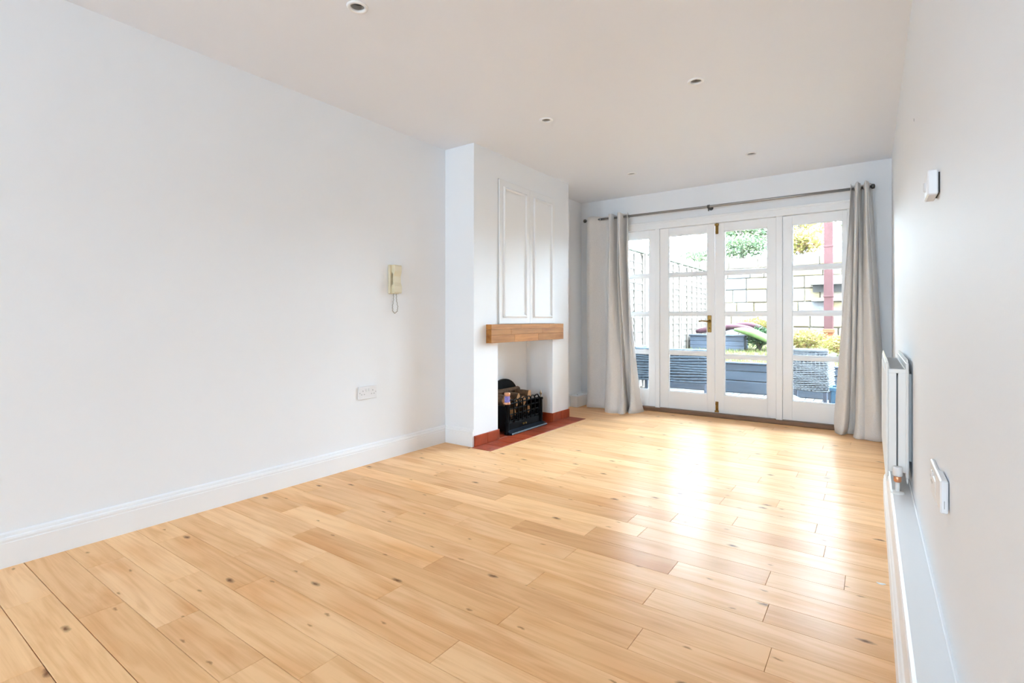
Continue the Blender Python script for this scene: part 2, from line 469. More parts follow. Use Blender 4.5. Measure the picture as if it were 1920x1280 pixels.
# ------------------------------------------------------------------ room shell
TH = 0.25
b = MB(); b.box(XL - TH, XL, YR - 0.2, YB + 0.25, -0.1, ZC + 0.2)
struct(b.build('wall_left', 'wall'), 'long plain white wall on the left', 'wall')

b = MB()
b.box(0, TH, YR - 0.2, YB + 0.25, -0.1, ZC + 0.2).map(lambda x, y, z: (x + rw(y), y, z))
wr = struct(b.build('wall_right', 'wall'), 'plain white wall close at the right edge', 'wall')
b = MB(); b.lathe([(0.0001, 0), (0.006, 0.0), (0.006, 0.001), (0.0001, 0.001)], (0, 0, 0), 'x', 10)
b.map(lambda x, y, z: (x + rw(2.72) - 0.0015, y + 2.72, z + 1.84))
b.build('screw_hole', 'grey', wr)

FX0, FX1, FZ = -2.545, -0.165, 2.062      # opening for the garden doors
b = MB()
b.box(XL - TH, FX0, YB, YB + 0.24, -0.1, ZC + 0.2)
b.box(FX1, 0.6, YB, YB + 0.24, -0.1, ZC + 0.2)
b.box(FX0, FX1, YB, YB + 0.24, FZ, ZC + 0.2)
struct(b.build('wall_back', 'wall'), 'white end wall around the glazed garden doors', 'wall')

b = MB()
_e = [XL - TH] + [v for w_ in FILL_WINDOWS for v in w_] + [0.6]
for i in range(0, len(_e), 2): b.box(_e[i], _e[i + 1], YR - 0.2, YR, -0.1, ZC + 0.2)
for w_ in FILL_WINDOWS:
    b.box(w_[0], w_[1], YR - 0.2, YR, WZ1, ZC + 0.2)
    b.box(w_[0], w_[1], YR - 0.2, YR, -0.1, WZ0)
struct(b.build('wall_rear', 'wall'), 'white wall with two added fill windows behind the viewer', 'wall')

# ceiling with holes for the recessed lamps
LAMPS = [(-1.885, 1.462), (-1.877, 3.055), (-0.856, 3.064), (-1.898, 4.655), (-0.850, 4.675)]
hs = 0.030
b = MB()
xs = sorted({XL - 0.1, 0.3} | {v for l in LAMPS for v in (l[0] - hs, l[0] + hs)})
ys = sorted({YR - 0.1, YB + 0.1} | {v for l in LAMPS for v in (l[1] - hs, l[1] + hs)})
for i in range(len(xs) - 1):
    for j in range(len(ys) - 1):
        mx_, my_ = (xs[i] + xs[i + 1]) / 2, (ys[j] + ys[j + 1]) / 2
        if any(abs(mx_ - l[0]) < hs and abs(my_ - l[1]) < hs for l in LAMPS): continue
        b.quad((xs[i], ys[j], ZC), (xs[i + 1], ys[j], ZC), (xs[i + 1], ys[j + 1], ZC), (xs[i], ys[j + 1], ZC))
b.box(XL - TH, 0.6, YR - 0.2, YB + 0.24, ZC + 0.16, ZC + 0.2)
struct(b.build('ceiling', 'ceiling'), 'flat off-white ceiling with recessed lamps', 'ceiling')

# chimney breast with the fire niche
NY0, NY1, NZ = 3.432, 4.325, 0.822
b = MB()
b.box(XL, XCH, YC1, NY0, 0, ZC)
b.box(XL, XCH, NY1, YC2, 0, ZC)
b.box(XL, XCH, NY0, NY1, NZ, ZC)
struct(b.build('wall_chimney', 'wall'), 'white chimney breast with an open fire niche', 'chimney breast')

# ------------------------------------------------------------------ floor
PW = 0.1315
Y0F = 0.555 - PW * 39
rear_boards = MB()
HX, HY0, HY1 = -2.392, 3.085, 4.662        # red hearth inset
b = MB(); b.box(XL, 0.3, YR - 0.2, YB + 0.02, -0.1, -0.016)
floor = struct(b.build('floor', 'sub'), 'honey oak plank floor running across the room', 'floor')
joints = [(-2.458, .476), (-1.974, .365), (-2.182, .599), (-1.908, .718), (-1.483, .725), (-2.593, .741), (-2.202, .863),
 (-1.313, .926), (-1.944, .985), (-2.631, 1.007), (-1.063, 1.086), (-2.213, 1.133), (-1.46, 1.227), (-1.934, 1.246), (-1.015, 1.354),
 (-2.205, 1.396), (-.617, 1.484), (-2.524, 1.508), (-.259, 1.615), (-1.074, 1.625), (-2.265, 1.656), (-.67, 1.754), (-1.332, 1.771),
 (-1.995, 1.777), (-2.703, 1.812), (-1.067, 1.886), (-.306, 1.886), (-1.679, 1.901), (-.668, 2.024), (-1.432, 2.029), (-1.843, 2.039),
 (-2.648, 2.045), (-1.103, 2.146), (-.34, 2.151), (-2.064, 2.17), (-.9, 2.278), (-.095, 2.282), (-1.724, 2.293), (-.833, 2.543),
 (-.179, 2.553), (-.571, 2.664), (-.232, 2.812), (-.693, 2.953), (-.433, 3.068), (-.689, 3.215), (-.236, 3.339), (-.991, 3.343),
 (-.593, 3.491), (-.241, 3.604)]
rows = {}
for x, y in joints:
    k = math.floor((y + 0.004 - Y0F + 0.012 * (-x - 2.89) * -1) / PW)
    rows.setdefault(k, []).append(x)
dark_at = [(-1.432, 2.029, 0.72), (-1.103, 2.146, 0.80), (-2.648, 2.045, 0.80), (-2.703, 1.812, 0.9), (-1.843, 2.039, 0.86), (-.306, 1.886, 0.84),
           (-1.46, 1.227, 0.92), (-.617, 1.484, 0.93), (-1.067, 1.886, 0.93), (-.259, 1.615, 0.92), (-2.213, 1.133, 0.95)]
XR = 0.10
nrow = int((YB - Y0F) / PW) + 1
for k in range(nrow):
    ya, yb = Y0F + k * PW, min(Y0F + (k + 1) * PW, YB + 0.01)
    if yb - ya < 0.02: continue
    js = sorted(rows.get(k, []))
    cuts = [XL + 0.004]
    if js:
        for x in js:
            while x - cuts[-1] > 1.9: cuts.append(cuts[-1] + rnd.uniform(0.9, 1.3))
            if x - cuts[-1] > 0.08: cuts.append(x)
    else:
        x = XL + rnd.uniform(0.3, 1.3)
        while x < XR - 0.25:
            cuts.append(x); x += rnd.uniform(0.6, 1.35)
    while XR - cuts[-1] > 1.7: cuts.append(cuts[-1] + rnd.uniform(0.8, 1.3))
    cuts.append(XR)
    for x0, x1 in zip(cuts[:-1], cuts[1:]):
        yc = (ya + yb) / 2
        if yb < -0.9:
            rear_boards.box(x0 + 0.0006, x1 - 0.0006, ya + 0.0006, yb - 0.0006, -0.016, 0.0, 0.0012)
            continue
        # keep clear of the chimney breast and the hearth with its border strip
        if yb > YC1 - 0.02 and ya < YC2 + 0.02:
            lim = HX + 0.062 if (yb > HY0 - 0.02 and ya < HY1 + 0.02) else XCH
            if x1 < lim + 0.03: continue
            x0 = max(x0, lim)
        g = 0.0005
        bb = MB(); bb.box(x0 + g, x1 - g, ya + (0.0017 if k in (38, 39) else g), yb - g, -0.016, 0.0, 0.0008)
        o = bb.build('floor_board', 'board', floor, at=((x0 + x1) / 2, yc, 0))
        v = rnd.uniform(0.90, 1.05); w = rnd.uniform(-0.03, 0.03)
        if rnd.random() < 0.10: v *= 0.90
        for dx, dy, dv in dark_at:
            if abs(dx - x0) < 0.02 and abs(dy - yc) < 0.07: v = dv
        o.color = (v ** 0.75 * (1 + w * 0.3), v ** 1.12, v ** 1.5 * (1 - w), 1)
tag(rear_boards.build('floor_boards_behind_viewer', 'board', floor), kind='stuff')
# short pieces scribed around the chimney breast and the hearth
ra = Y0F + math.floor((YC1 - Y0F) / PW) * PW; rb = Y0F + (math.floor((HY1 + 0.02 - Y0F) / PW) + 1) * PW
for x0, x1, ya, yb in ((XL + 0.004, XCH, ra, YC1), (XL + 0.004, XCH, YC2, rb), (XCH, HX + 0.062, HY1 + 0.056, rb)):
    bb = MB(); bb.box(x0 + 0.0005, x1 - 0.0005, ya + 0.0005, yb - 0.0005, -0.016, 0.0, 0.0008)
    o = bb.build('floor_board', 'board', floor, at=((x0 + x1) / 2, (ya + yb) / 2, 0)); o.color = (0.96, 0.95, 0.93, 1)
# border strip of oak around the hearth
bb = MB(); bb.box(HX + 0.001, HX + 0.061, HY0 - 0.02, HY1 + 0.055, -0.016, 0.0, 0.0012)
o = bb.build('border_strip', 'board', floor, at=(HX + 0.03, 3.9, 0)); o.color = (1.0, 1.0, 0.95, 1); o.rotation_euler = (0, 0, 0)
bb = MB(); bb.box(XCH, HX, HY0 - 0.04, HY0 - 0.001, -0.016, 0.0, 0.0012)
o = bb.build('border_strip', 'board', floor, at=(-2.5, HY0, 0)); o.color = (0.95, 0.95, 0.95, 1)
bb = MB(); bb.box(XCH, HX, HY1 + 0.001, HY1 + 0.055, -0.016, 0.0, 0.0012)
o = bb.build('border_strip', 'board', floor, at=(-2.5, HY1, 0)); o.color = (0.97, 0.97, 0.95, 1)
# scuff of white paint near the right skirting
bb = MB(); bb.lathe([(0.0001, 0.0006), (0.012, 0.0006), (0.012, 0.0001)], (0.018, 2.40, 0), 'z', 9)
bb.map(lambda x, y, z: (0.018 + (x - 0.018) * 1.3, 2.40 + (y - 2.40) * 0.6 + 0.004 * math.sin(x * 300), z))
bb.build('paint_scuff', 'plastic', floor)

# hearth of red quarry tiles
hb = MB(); hb.box(XL, HX, NY0, NY1, -0.018, -0.004); hb.box(XCH, HX, HY0, HY1, -0.018, -0.004)
hearth = hb.build('hearth', 'grout')
tag(hearth, 'red quarry-tile hearth set flush in the floor before the fire niche', 'hearth')
def tile_part(x0, x1, y0, y1, z0, z1, name='tile'):
    t = MB(); t.box(x0, x1, y0, y1, z0, z1, 0.0022)
    o = t.build(name, 'tile', hearth, at=((x0 + x1) / 2, (y0 + y1) / 2, (z0 + z1) / 2))
    v = rnd.uniform(0.8, 1.15)
    o.color = (0.43 * v, 0.070 * v, 0.024 * v, 1)
n = 10; tw = (HY1 - HY0) / n
for i in range(n):
    tile_part(XCH + 0.001, HX - 0.001, HY0 + i * tw + 0.0012, HY0 + (i + 1) * tw - 0.0012, -0.015, 0.001)
n = 6; tw = (NY1 - NY0) / n
for i in range(n):
    for x0, x1 in ((XCH - 0.152, XCH - 0.001), (XL + 0.001, XCH - 0.154)):
        tile_part(x0, x1, NY0 + i * tw + 0.0012, NY0 + (i + 1) * tw - 0.0012, -0.015, 0.001)
# upright tile skirting on the two piers and inside the niche
def upright(x0, x1, y0, y1): tile_part(x0, x1, y0, y1, 0.001, 0.086, 'skirting_tile')
for (ya, yb, n) in ((YC1, NY0 + 0.012, 2), (NY1 - 0.012, YC2 + 0.002, 2)):
    for i in range(n):
        upright(XCH, XCH + 0.012, ya + (yb - ya) * i / n + 0.001, ya + (yb - ya) * (i + 1) / n - 0.001)
for i in range(2):
    x0 = XL + 0.001 + (XCH - XL) * i / 2; x1 = XL + (XCH - XL) * (i + 1) / 2 - 0.001
    upright(x0, x1, NY0, NY0 + 0.012); upright(x0, x1, NY1 - 0.012, NY1)

# ------------------------------------------------------------------ baseboards
BP = [(0, 0), (0.019, 0), (0.019, 0.098), (0.0165, 0.100), (0.0165, 0.103), (0.0175, 0.110), (0.0155, 0.118), (0.010, 0.122), (0.010, 0.125), (0.0085, 0.133), (0.004, 0.138), (0, 0.138)]
b = MB(); b.extrude(BP, 'y', YR, YC1, ox=XL)
b.extrude(BP, 'y', YC2, YB, ox=XL)
struct(b.build('baseboard_left', 'gloss'), 'moulded white baseboard along the left wall', 'baseboard')
b = MB(); b.extrude(BP, 'x', XL + 0.015, XCH, oy=YC1, mirror=-1)
struct(b.build('baseboard_chimney', 'gloss'), 'short white baseboard on the near side of the chimney breast', 'baseboard')
b = MB(); b.extrude(BP, 'x', XL, FX0 - 0.0, oy=YB, mirror=-1)
b.extrude(BP, 'x', FX1, 0.118, oy=YB, mirror=-1)
struct(b.build('baseboard_back', 'gloss'), 'white baseboard under the end wall in the alcove', 'baseboard')

# boxed-in pipework with a skirting face along the right wall
BT, BYE = 0.255, 3.60
def bxo(y): return 0.058 - 0.006 * y
b = MB()
PR = [(0, 0), (0.0, 0.100), (0.003, 0.104), (0.002, 0.114), (0.006, 0.126), (0.010, 0.132), (0.010, BT - 0.012), (0.013, BT - 0.003), (0.020, BT), (0.30, BT), (0.30, 0)]
V = []; ncut = 8
yy = [YR + (BYE - YR) * i / ncut for i in range(ncut + 1)]
for y in yy:
    for u, z in PR:
        V.append((min(bxo(y) + u, rw(y) + 0.01), y, z))
n = len(PR); F = []
for i in range(ncut):
    for j in range(n - 1):
        F.append((i * n + j, i * n + j + 1, (i + 1) * n + j + 1, (i + 1) * n + j))
F += [tuple(range(n)), tuple(ncut * n + j for j in range(n))]
b.add(V, F)
bxw = struct(b.build('baseboard_right', 'gloss'), 'deep white boxed-in skirting along the right wall', 'baseboard')
b = MB(); b.box(-0.006, 0.002, YR, BYE, BT - 0.001, BT + 0.005, 0.002).map(lambda x, y, z: (x + rw(y), y, z))
b.build('quadrant_bead', 'gloss', bxw)
b = MB(); b.extrude(BP, 'y', BYE, YB, mirror=-1).map(lambda x, y, z: (x + rw(y), y, z))
b.build('baseboard_moulding', 'gloss', bxw)

# small boxed-in pipe corner in the alcove beyond the chimney breast
t = thing('pipe_box', (-2.84, 5.33, 0), 'small low white pipe box in the alcove beside the left curtain', 'pipe box')
b = MB(); b.box(XL + 0.02, -2.775, 5.20, YB - 0.02, 0, 0.118, 0.003); b.build('box_body', 'gloss', t)
b = MB(); b.box(XL + 0.02, -2.772, 5.196, YB - 0.02, 0.118, 0.128, 0.003); lid = b.build('lid', 'gloss', t)
b = MB(); b.lathe([(0.0001, 0.004), (0.008, 0.003), (0.009, 0)], (-2.83, 5.30, 0.128), 'z', 10); b.build('screw_cap', 'grey', lid)

# ------------------------------------------------------------------ garden doors and side windows
YF = YB - 0.006                    # face of the frame
YL = YB + 0.012                    # face of the leaves
LT = 0.044
b = MB()
b.box(FX0, FX1, YF - 0.016, YB + 0.10, 1.998, FZ, 0.003)                       # head
b.box(FX0 - 0.03, FX1 + 0.03, YF - 0.022, YB + 0.02, FZ - 0.004, FZ + 0.020, 0.004)   # bead on top
for x0, x1 in ((FX0, FX0 + 0.045), (-1.976, -1.928), (-0.783, -0.728), (FX1 - 0.04, FX1)):
    b.box(x0, x1, YF, YB + 0.10, 0.0, 2.0, 0.003)
struct(b.build('trim_1', 'gloss'), 'white timber frame around the garden doors', 'door frame')
b = MB(); b.box(FX0, FX1, YB - 0.035, YB + 0.16, 0.0, 0.040, 0.006)
struct(b.build('trim_2', 'thresh'), 'dark brown wooden threshold under the garden doors', 'threshold')

def leaf(name, label, cat, x0, x1, gx0, gx1, bars):
    """glazed leaf: two stiles, two rails, three glazing bars, four panes"""
    z0, z1, gz0, gz1 = 0.044, 1.995, 0.226, 1.908
    root = bpy.data.objects.new(name, None); root.empty_display_size = 0.05
    root.location = ((x0 + x1) / 2, YL + LT / 2, z0); C.objects.link(root)
    struct(root, label, cat)
    for a, c in ((x0, gx0), (gx1, x1)):
        b = MB(); b.box(a, c, YL, YL + LT, z0, z1, 0.002); b.build('stile', 'gloss', root)
    b = MB(); b.box(gx0, gx1, YL + 0.0004, YL + LT, z0, gz0, 0.001); b.build('bottom_rail', 'gloss', root)
    b = MB(); b.box(gx0, gx1, YL + 0.0004, YL + LT, gz1, z1, 0.001); b.build('top_rail', 'gloss', root)
    for zb in bars:
        b = MB()
        # bevelled bar profile
        for (h_, ya, yb_) in ((0.020, YL + 0.014, YL + LT - 0.01), (0.011, YL + 0.003, YL + 0.014)):
            b.box(gx0, gx1, ya, yb_, zb - h_, zb + h_, 0.001)
        b.build('glazing_bar', 'gloss', root)
    zz = [gz0] + list(bars) + [gz1]
    for i in range(4):
        pa = zz[i] + (0.019 if i else 0); pb = zz[i + 1] - (0.019 if i < 3 else 0)
        b = MB(); b.box(gx0 + 0.0006, gx1 - 0.0006, YL + 0.022, YL + 0.026, pa + 0.0004, pb - 0.0004)
        pn = b.build('pane', 'glass', root)
        # putty bead around the pane
        q = MB(); e = 0.007
        for (xa, xb, za, zb2) in ((gx0, gx0 + e, pa, pb), (gx1 - e, gx1, pa, pb), (gx0 + e, gx1 - e, pa, pa + e), (gx0 + e, gx1 - e, pb - e, pb)):
            q.box(xa, xb, YL + 0.013, YL + 0.022, za, zb2)
        q.build('glazing_bead', 'gloss', pn)
    return root
dl = leaf('door_1', 'left leaf of the white glazed garden doors, with the brass lever handle', 'door', -1.927, -1.353, -1.833, -1.430, (0.648, 1.066, 1.486))
dr = leaf('door_2', 'right leaf of the white glazed garden doors, with brass bolts', 'door', -1.349, -0.784, -1.260, -0.862, (0.626, 1.062, 1.482))
leaf('window_1', 'tall white side window left of the garden doors, half behind the curtain', 'window', FX0 + 0.046, -1.977, -2.44, -2.054, (0.645, 1.066, 1.490))
leaf('window_2', 'tall white side window right of the garden doors', 'window', -0.727, FX1 - 0.041, -0.646, -0.243, (0.640, 1.063, 1.494))
# brass furniture
b = MB(); b.box(-1.424, -1.384, YL - 0.006, YL, 0.872, 1.048, 0.003); hd = b.build('handle_plate', 'brass', dl)
b = MB(); b.lathe([(0.0001, -0.034), (0.010, -0.034), (0.011, -0.01), (0.017, -0.006), (0.017, 0)], (-1.404, YL - 0.003, 0.985), 'y', 14)
b.tube([(-1.400, YL - 0.036, 0.985), (-1.43, YL - 0.038, 0.987), (-1.47, YL - 0.036, 0.992), (-1.505, YL - 0.033, 0.986)], [0.009, 0.008, 0.007, 0.008], 10)
b.build('lever', 'brass', hd)
b = MB(); b.lathe([(0.0001, -0.0014), (0.006, -0.0012), (0.006, 0.001)], (-1.404, YL - 0.006, 0.915), 'y', 10); b.build('keyhole', 'hole', hd)
for z0, z1, flip in ((1.885, 1.992, 1), (0.050, 0.160, -1)):
    b = MB(); b.box(-1.345, -1.316, YL - 0.004, YL, z0, z1, 0.0015)
    bo = b.build('bolt_plate', 'brass', dr)
    b = MB()
    b.tube([(-1.3305, YL - 0.009, z0 + 0.008), (-1.3305, YL - 0.009, z1 + (0.004 if flip > 0 else 0))], 0.0055, 10)
    zk = z0 + 0.018 if flip > 0 else z1 - 0.02
    b.lathe([(0.0001, -0.03), (0.009, -0.028), (0.011, -0.022), (0.006, -0.014), (0.006, 0)], (-1.3305, YL - 0.006, zk), 'y', 12)
    b.box(-1.350, -1.311, YL - 0.018, YL - 0.001, (z1 - 0.022) if flip > 0 else z0, z1 if flip > 0 else z0 + 0.02, 0.002)
    b.build('bolt', 'brass', bo)

# added sash windows behind the camera, sized for the fill light they give
for k, (a0, a1) in enumerate(FILL_WINDOWS):
    root = bpy.data.objects.new('window_%d' % (k + 3), None); root.location = ((a0 + a1) / 2, YR - 0.1, WZ0); C.objects.link(root)
    struct(root, 'unseen white sash window %s behind the viewer, added for fill light' % ('by the left wall', 'by the right wall')[k], 'window')
    b = MB(); zm = (WZ0 + WZ1) / 2
    for x0, x1, z0, z1 in ((a0, a0 + 0.045, WZ0, WZ1), (a1 - 0.045, a1, WZ0, WZ1), (a0, a1, WZ0, WZ0 + 0.05), (a0, a1, WZ1 - 0.05, WZ1), (a0, a1, zm - 0.02, zm + 0.02)):
        b.box(x0, x1, YR - 0.13, YR - 0.09, z0, z1, 0.003)
    b.build('window_frame', 'gloss', root)
    for z0, z1 in ((WZ0 + 0.05, zm - 0.02), (zm + 0.02, WZ1 - 0.05)):
        b = MB(); b.box(a0 + 0.045, a1 - 0.045, YR - 0.112, YR - 0.108, z0, z1); b.build('pane', 'glass', root)

# ------------------------------------------------------------------ chimney things
t = thing('panelled_cupboard', (XCH, 3.895, 0.966), 'pair of tall white panelled doors on the chimney breast above the mantel', 'cupboard')
for i, (ya, yb) in enumerate(((3.440, 3.9045), (3.9075, 4.352))):
    z0, z1 = 0.969, 2.186
    b = MB(); b.box(XCH - 0.001, XCH + 0.013, ya, yb, z0, z1, 0.0015); d = b.build('panel_door', 'satin', t)
    m = MB(); e = 0.052; w = 0.026
    for (y0, y1, za, zb) in ((ya + e, ya + e + w, z0 + e, z1 - e), (yb - e - w, yb - e, z0 + e, z1 - e), (ya + e + w, yb - e - w, z0 + e, z0 + e + w), (ya + e + w, yb - e - w, z1 - e - w, z1 - e)):
        m.box(XCH + 0.012, XCH + 0.021, y0, y1, za, zb, 0.004)
        yc, zc = (y0 + y1) / 2, (za + zb) / 2
        if y1 - y0 < zb - za: m.box(XCH + 0.012, XCH + 0.026, yc - 0.006, yc + 0.006, za + 0.006, zb - 0.006, 0.003)
        else: m.box(XCH + 0.012, XCH + 0.026, y0 - 0.01, y1 + 0.01, zc - 0.006, zc + 0.006, 0.003)
    m.build('moulding', 'satin', d)
b = MB(); b.box(XCH - 0.0005, XCH + 0.0012, 3.434, 4.358, 0.967, 2.191); b.build('door_surround', 'grey', t)

t = thing('mantel_beam', (XCH, 3.86, 0.812), 'chunky oak block beam mounted above the fireplace opening', 'mantel')
MX0, MX1, MY0, MY1, MZ0, MZ1 = XCH, XCH + 0.055, 3.273, 4.445, 0.813, 0.965
zc1 = 0.878; zc2 = 0.925
staves = [(3.273, 3.60, MZ0, zc1), (3.60, 3.98, MZ0, zc1), (3.98, 4.445, MZ0, zc1),
          (3.273, 3.55, zc1, zc2), (3.55, 4.05, zc1, zc2), (4.05, 4.445, zc1, zc2),
          (3.273, 3.70, zc2, MZ1), (3.70, 4.18, zc2, MZ1), (4.18, 4.445, zc2, MZ1)]
for (ya, yb, za, zb) in staves:
    g = 0.0003
    b = MB(); b.box(MX0, MX1, ya + g, yb - g, za + g, zb - g, 0.0012)
    o = b.build('oak_stave', 'mantel', t, at=((MX0 + MX1) / 2, (ya + yb) / 2, (za + zb) / 2))
    v = rnd.uniform(0.85, 1.12); o.color = (v, v, v, 1)

# fire basket
gx, gy0, gy1 = -2.625, 3.615, 4.165
gm = (gy0 + gy1) / 2
t = thing('fire_basket', (-2.70, gm, 0.002), 'black cast-iron fire basket with arched back plate in the niche', 'fire grate')
b = MB()
prof = [(gy0 - 0.02, 0.03), (gy1 + 0.02, 0.03), (gy1 + 0.02, 0.24)]
for i in range(19):
    w = math.pi * i / 18
    prof.append((gm + 0.225 * math.cos(w), 0.255 + 0.19 * math.sin(w)))
prof.append((gy0 - 0.02, 0.24))
n = len(prof)
V = [(x, y, z) for x in (-2.872, -2.850) for y, z in prof]
F = [tuple(range(n)), tuple(range(2 * n - 1, n - 1, -1))] + [(i, (i + 1) % n, n + (i + 1) % n, n + i) for i in range(n)]
b.add(V, F); b.build('back_plate', 'iron', t)
for y in (gy0 - 0.012, gy1 - 0.006):
    b = MB(); b.box(-2.855, gx, y, y + 0.018, 0.025, 0.245, 0.003); b.build('side_plate', 'iron', t)
for z in (0.105, 0.165, 0.215, 0.262):
    b = MB(); b.box(gx - 0.006, gx + 0.006, gy0, gy1, z - 0.0055, z + 0.0055, 0.002); b.build('rail', 'iron', t)
nb = 8
for i in range(nb):
    y = gy0 + (gy1 - gy0) * (i + 0.5) / nb
    b = MB(); b.tube([(gx + 0.004, y, 0.095), (gx + 0.006, y, 0.26), (gx + 0.004, y + 0.004, 0.275)], 0.0065, 8); b.build('bar', 'iron', t)
# scalloped crest between the bars
for i in range(nb - 1):
    yc = gy0 + (gy1 - gy0) * (i + 1) / nb; r = (gy1 - gy0) / nb / 2
    b = MB(); b.tube([(gx + 0.002, yc + r * math.cos(w), 0.268 + 0.028 * math.sin(w)) for w in [math.pi * k / 8 for k in range(9)]], 0.0055, 6); b.build('crest_loop', 'iron', t)
# lower fretwork band
for i in range(nb):
    yc = gy0 + (gy1 - gy0) * (i + 0.5) / nb
    b = MB(); b.tube([(gx + 0.003, yc + 0.022 * math.cos(w), 0.135 + 0.022 * math.sin(w)) for w in [2 * math.pi * k / 12 for k in range(12)]], 0.005, 6, closed=True); b.build('fret_ring', 'iron', t)
b = MB(); b.box(gx - 0.02, gx + 0.004, gy0 + 0.01, gy1 - 0.01, 0.022, 0.095, 0.003)
ap = b.build('ash_pan_front', 'iron', t)
b = MB()
b.extrude([(0, 0.0), (0.062, 0.0), (0.066, 0.006), (0.060, 0.016), (0.01, 0.030), (0, 0.030)], 'y', gy0 - 0.01, gy1 + 0.02, ox=gx, oz=0.002)
b.build('ash_lip', 'ash', ap)
for dy in (-0.020, 0.020):
    b = MB(); b.lathe([(0.0001, 0.022), (0.008, 0.020), (0.010, 0.014), (0.005, 0.008), (0.005, 0)], (gx + 0.004, gm - 0.02 + dy, 0.062), 'x', 12); b.build('brass_knob', 'brass', ap)
for y in (gy0, gy1):
    b = MB(); b.lathe([(0.0001, 0), (0.026, 0), (0.026, 0.012), (0.017, 0.02), (0.016, 0.09), (0.021, 0.10), (0.016, 0.112), (0.016, 0.235), (0.022, 0.245), (0.022, 0.256), (0.018, 0.262), (0.0001, 0.262)], (gx + 0.006, y, 0.002), 'z', 16)
    p = b.build('post', 'iron', t)
    if y == gy1:
        b = MB(); b.lathe([(0.009, 0), (0.009, 0.006), (0.004, 0.012), (0.004, 0.02), (0.011, 0.030), (0.012, 0.040), (0.006, 0.052), (0.004, 0.058), (0.006, 0.064), (0.0001, 0.07)], (gx + 0.006, y, 0.264), 'z', 14); b.build('finial', 'pewter', p)
for i in range(7):
    y = gy0 + 0.05 + i * (gy1 - gy0 - 0.1) / 6
    b = MB(); b.box(-2.85, gx, y - 0.008, y + 0.008, 0.085, 0.10, 0.002); b.build('grate_bar', 'iron', t)

t = thing('decorated_jar', (gx + 0.006, gy0, 0.264), 'small cylinder with copper ends and blue patterned label on the near grate post', 'jar')
px, py, pz = gx + 0.006, gy0, 0.264
b = MB(); b.lathe([(0.0001, 0), (0.030, 0), (0.031, 0.008), (0.024, 0.018), (0.024, 0.020)], (px, py, pz), 'z', 20); b.build('base', 'copper', t)
b = MB(); b.lathe([(0.0235, 0.018), (0.0235, 0.075)], (px, py, pz), 'z', 20); b.build('label_sleeve', 'blue_label', t)
b = MB(); b.lathe([(0.024, 0.074), (0.027, 0.078), (0.027, 0.098), (0.024, 0.103), (0.0001, 0.104)], (px, py, pz), 'z', 20); b.build('lid', 'copper', t)

def log(p0, p1, r, label, seed):
    p0, p1 = Vector(p0), Vector(p1)
    d = (p1 - p0)
    t = thing('firewood_log', tuple((p0 + p1) / 2 - Vector((0, 0, r))), label, 'log', 'logs in the fire basket')
    q = random.Random(seed)
    n = 14; rad = [r * q.uniform(0.86, 1.1) for _ in range(n)]
    a = d.normalized().orthogonal().normalized(); c = a.cross(d.normalized())
    def ring(p, s):
        return [p + (a * math.cos(2 * math.pi * j / n) + c * math.sin(2 * math.pi * j / n)) * rad[j] * s for j in range(n)]
    rs = [ring(p0 + d * k / 5, q.uniform(0.95, 1.05)) for k in range(6)]
    b = MB(); V = [p for rr in rs for p in rr]
    b.add(V, [(k * n + j, k * n + (j + 1) % n, (k + 1) * n + (j + 1) % n, (k + 1) * n + j) for k in range(5) for j in range(n)], True)
    b.build('bark', 'bark', t)
    for k, p, s in ((0, p0, -1), (5, p1, 1)):
        b = MB(); tip = p + d.normalized() * 0.002 * s
        rr = [tip + (v - p) * 0.97 for v in rs[k]]
        b.add(rr + [v for v in rs[k]], [tuple(range(n))] + [(j, (j + 1) % n, n + (j + 1) % n, n + j) for j in range(n)])
        b.build('sawn_end', 'logend', t)
log((-2.66, 3.66, 0.285), (-2.80, 3.70, 0.285), 0.052, 'dark bark log at the near end behind the decorated jar', 1)
log((-2.655, 3.83, 0.275), (-2.775, 3.79, 0.290), 0.058, 'split log with broad orange end in the middle of the basket', 2)
log((-2.655, 4.02, 0.298), (-2.78, 3.99, 0.300), 0.048, 'tallest log with a pale square end right of the middle', 3)
log((-2.655, 3.92, 0.255), (-2.83, 3.93, 0.240), 0.045, 'small low log wedged between the two larger ones', 4)
log((-2.815, 3.66, 0.335), (-2.815, 4.06, 0.330), 0.030, 'long dark log lying crosswise at the back of the basket', 5)
log((-2.66, 3.74, 0.16), (-2.84, 3.80, 0.16), 0.05, 'lower log low behind the basket bars, near end', 6)
log((-2.66, 4.00, 0.16), (-2.84, 3.98, 0.16), 0.05, 'lower log low behind the basket bars, far end', 7)

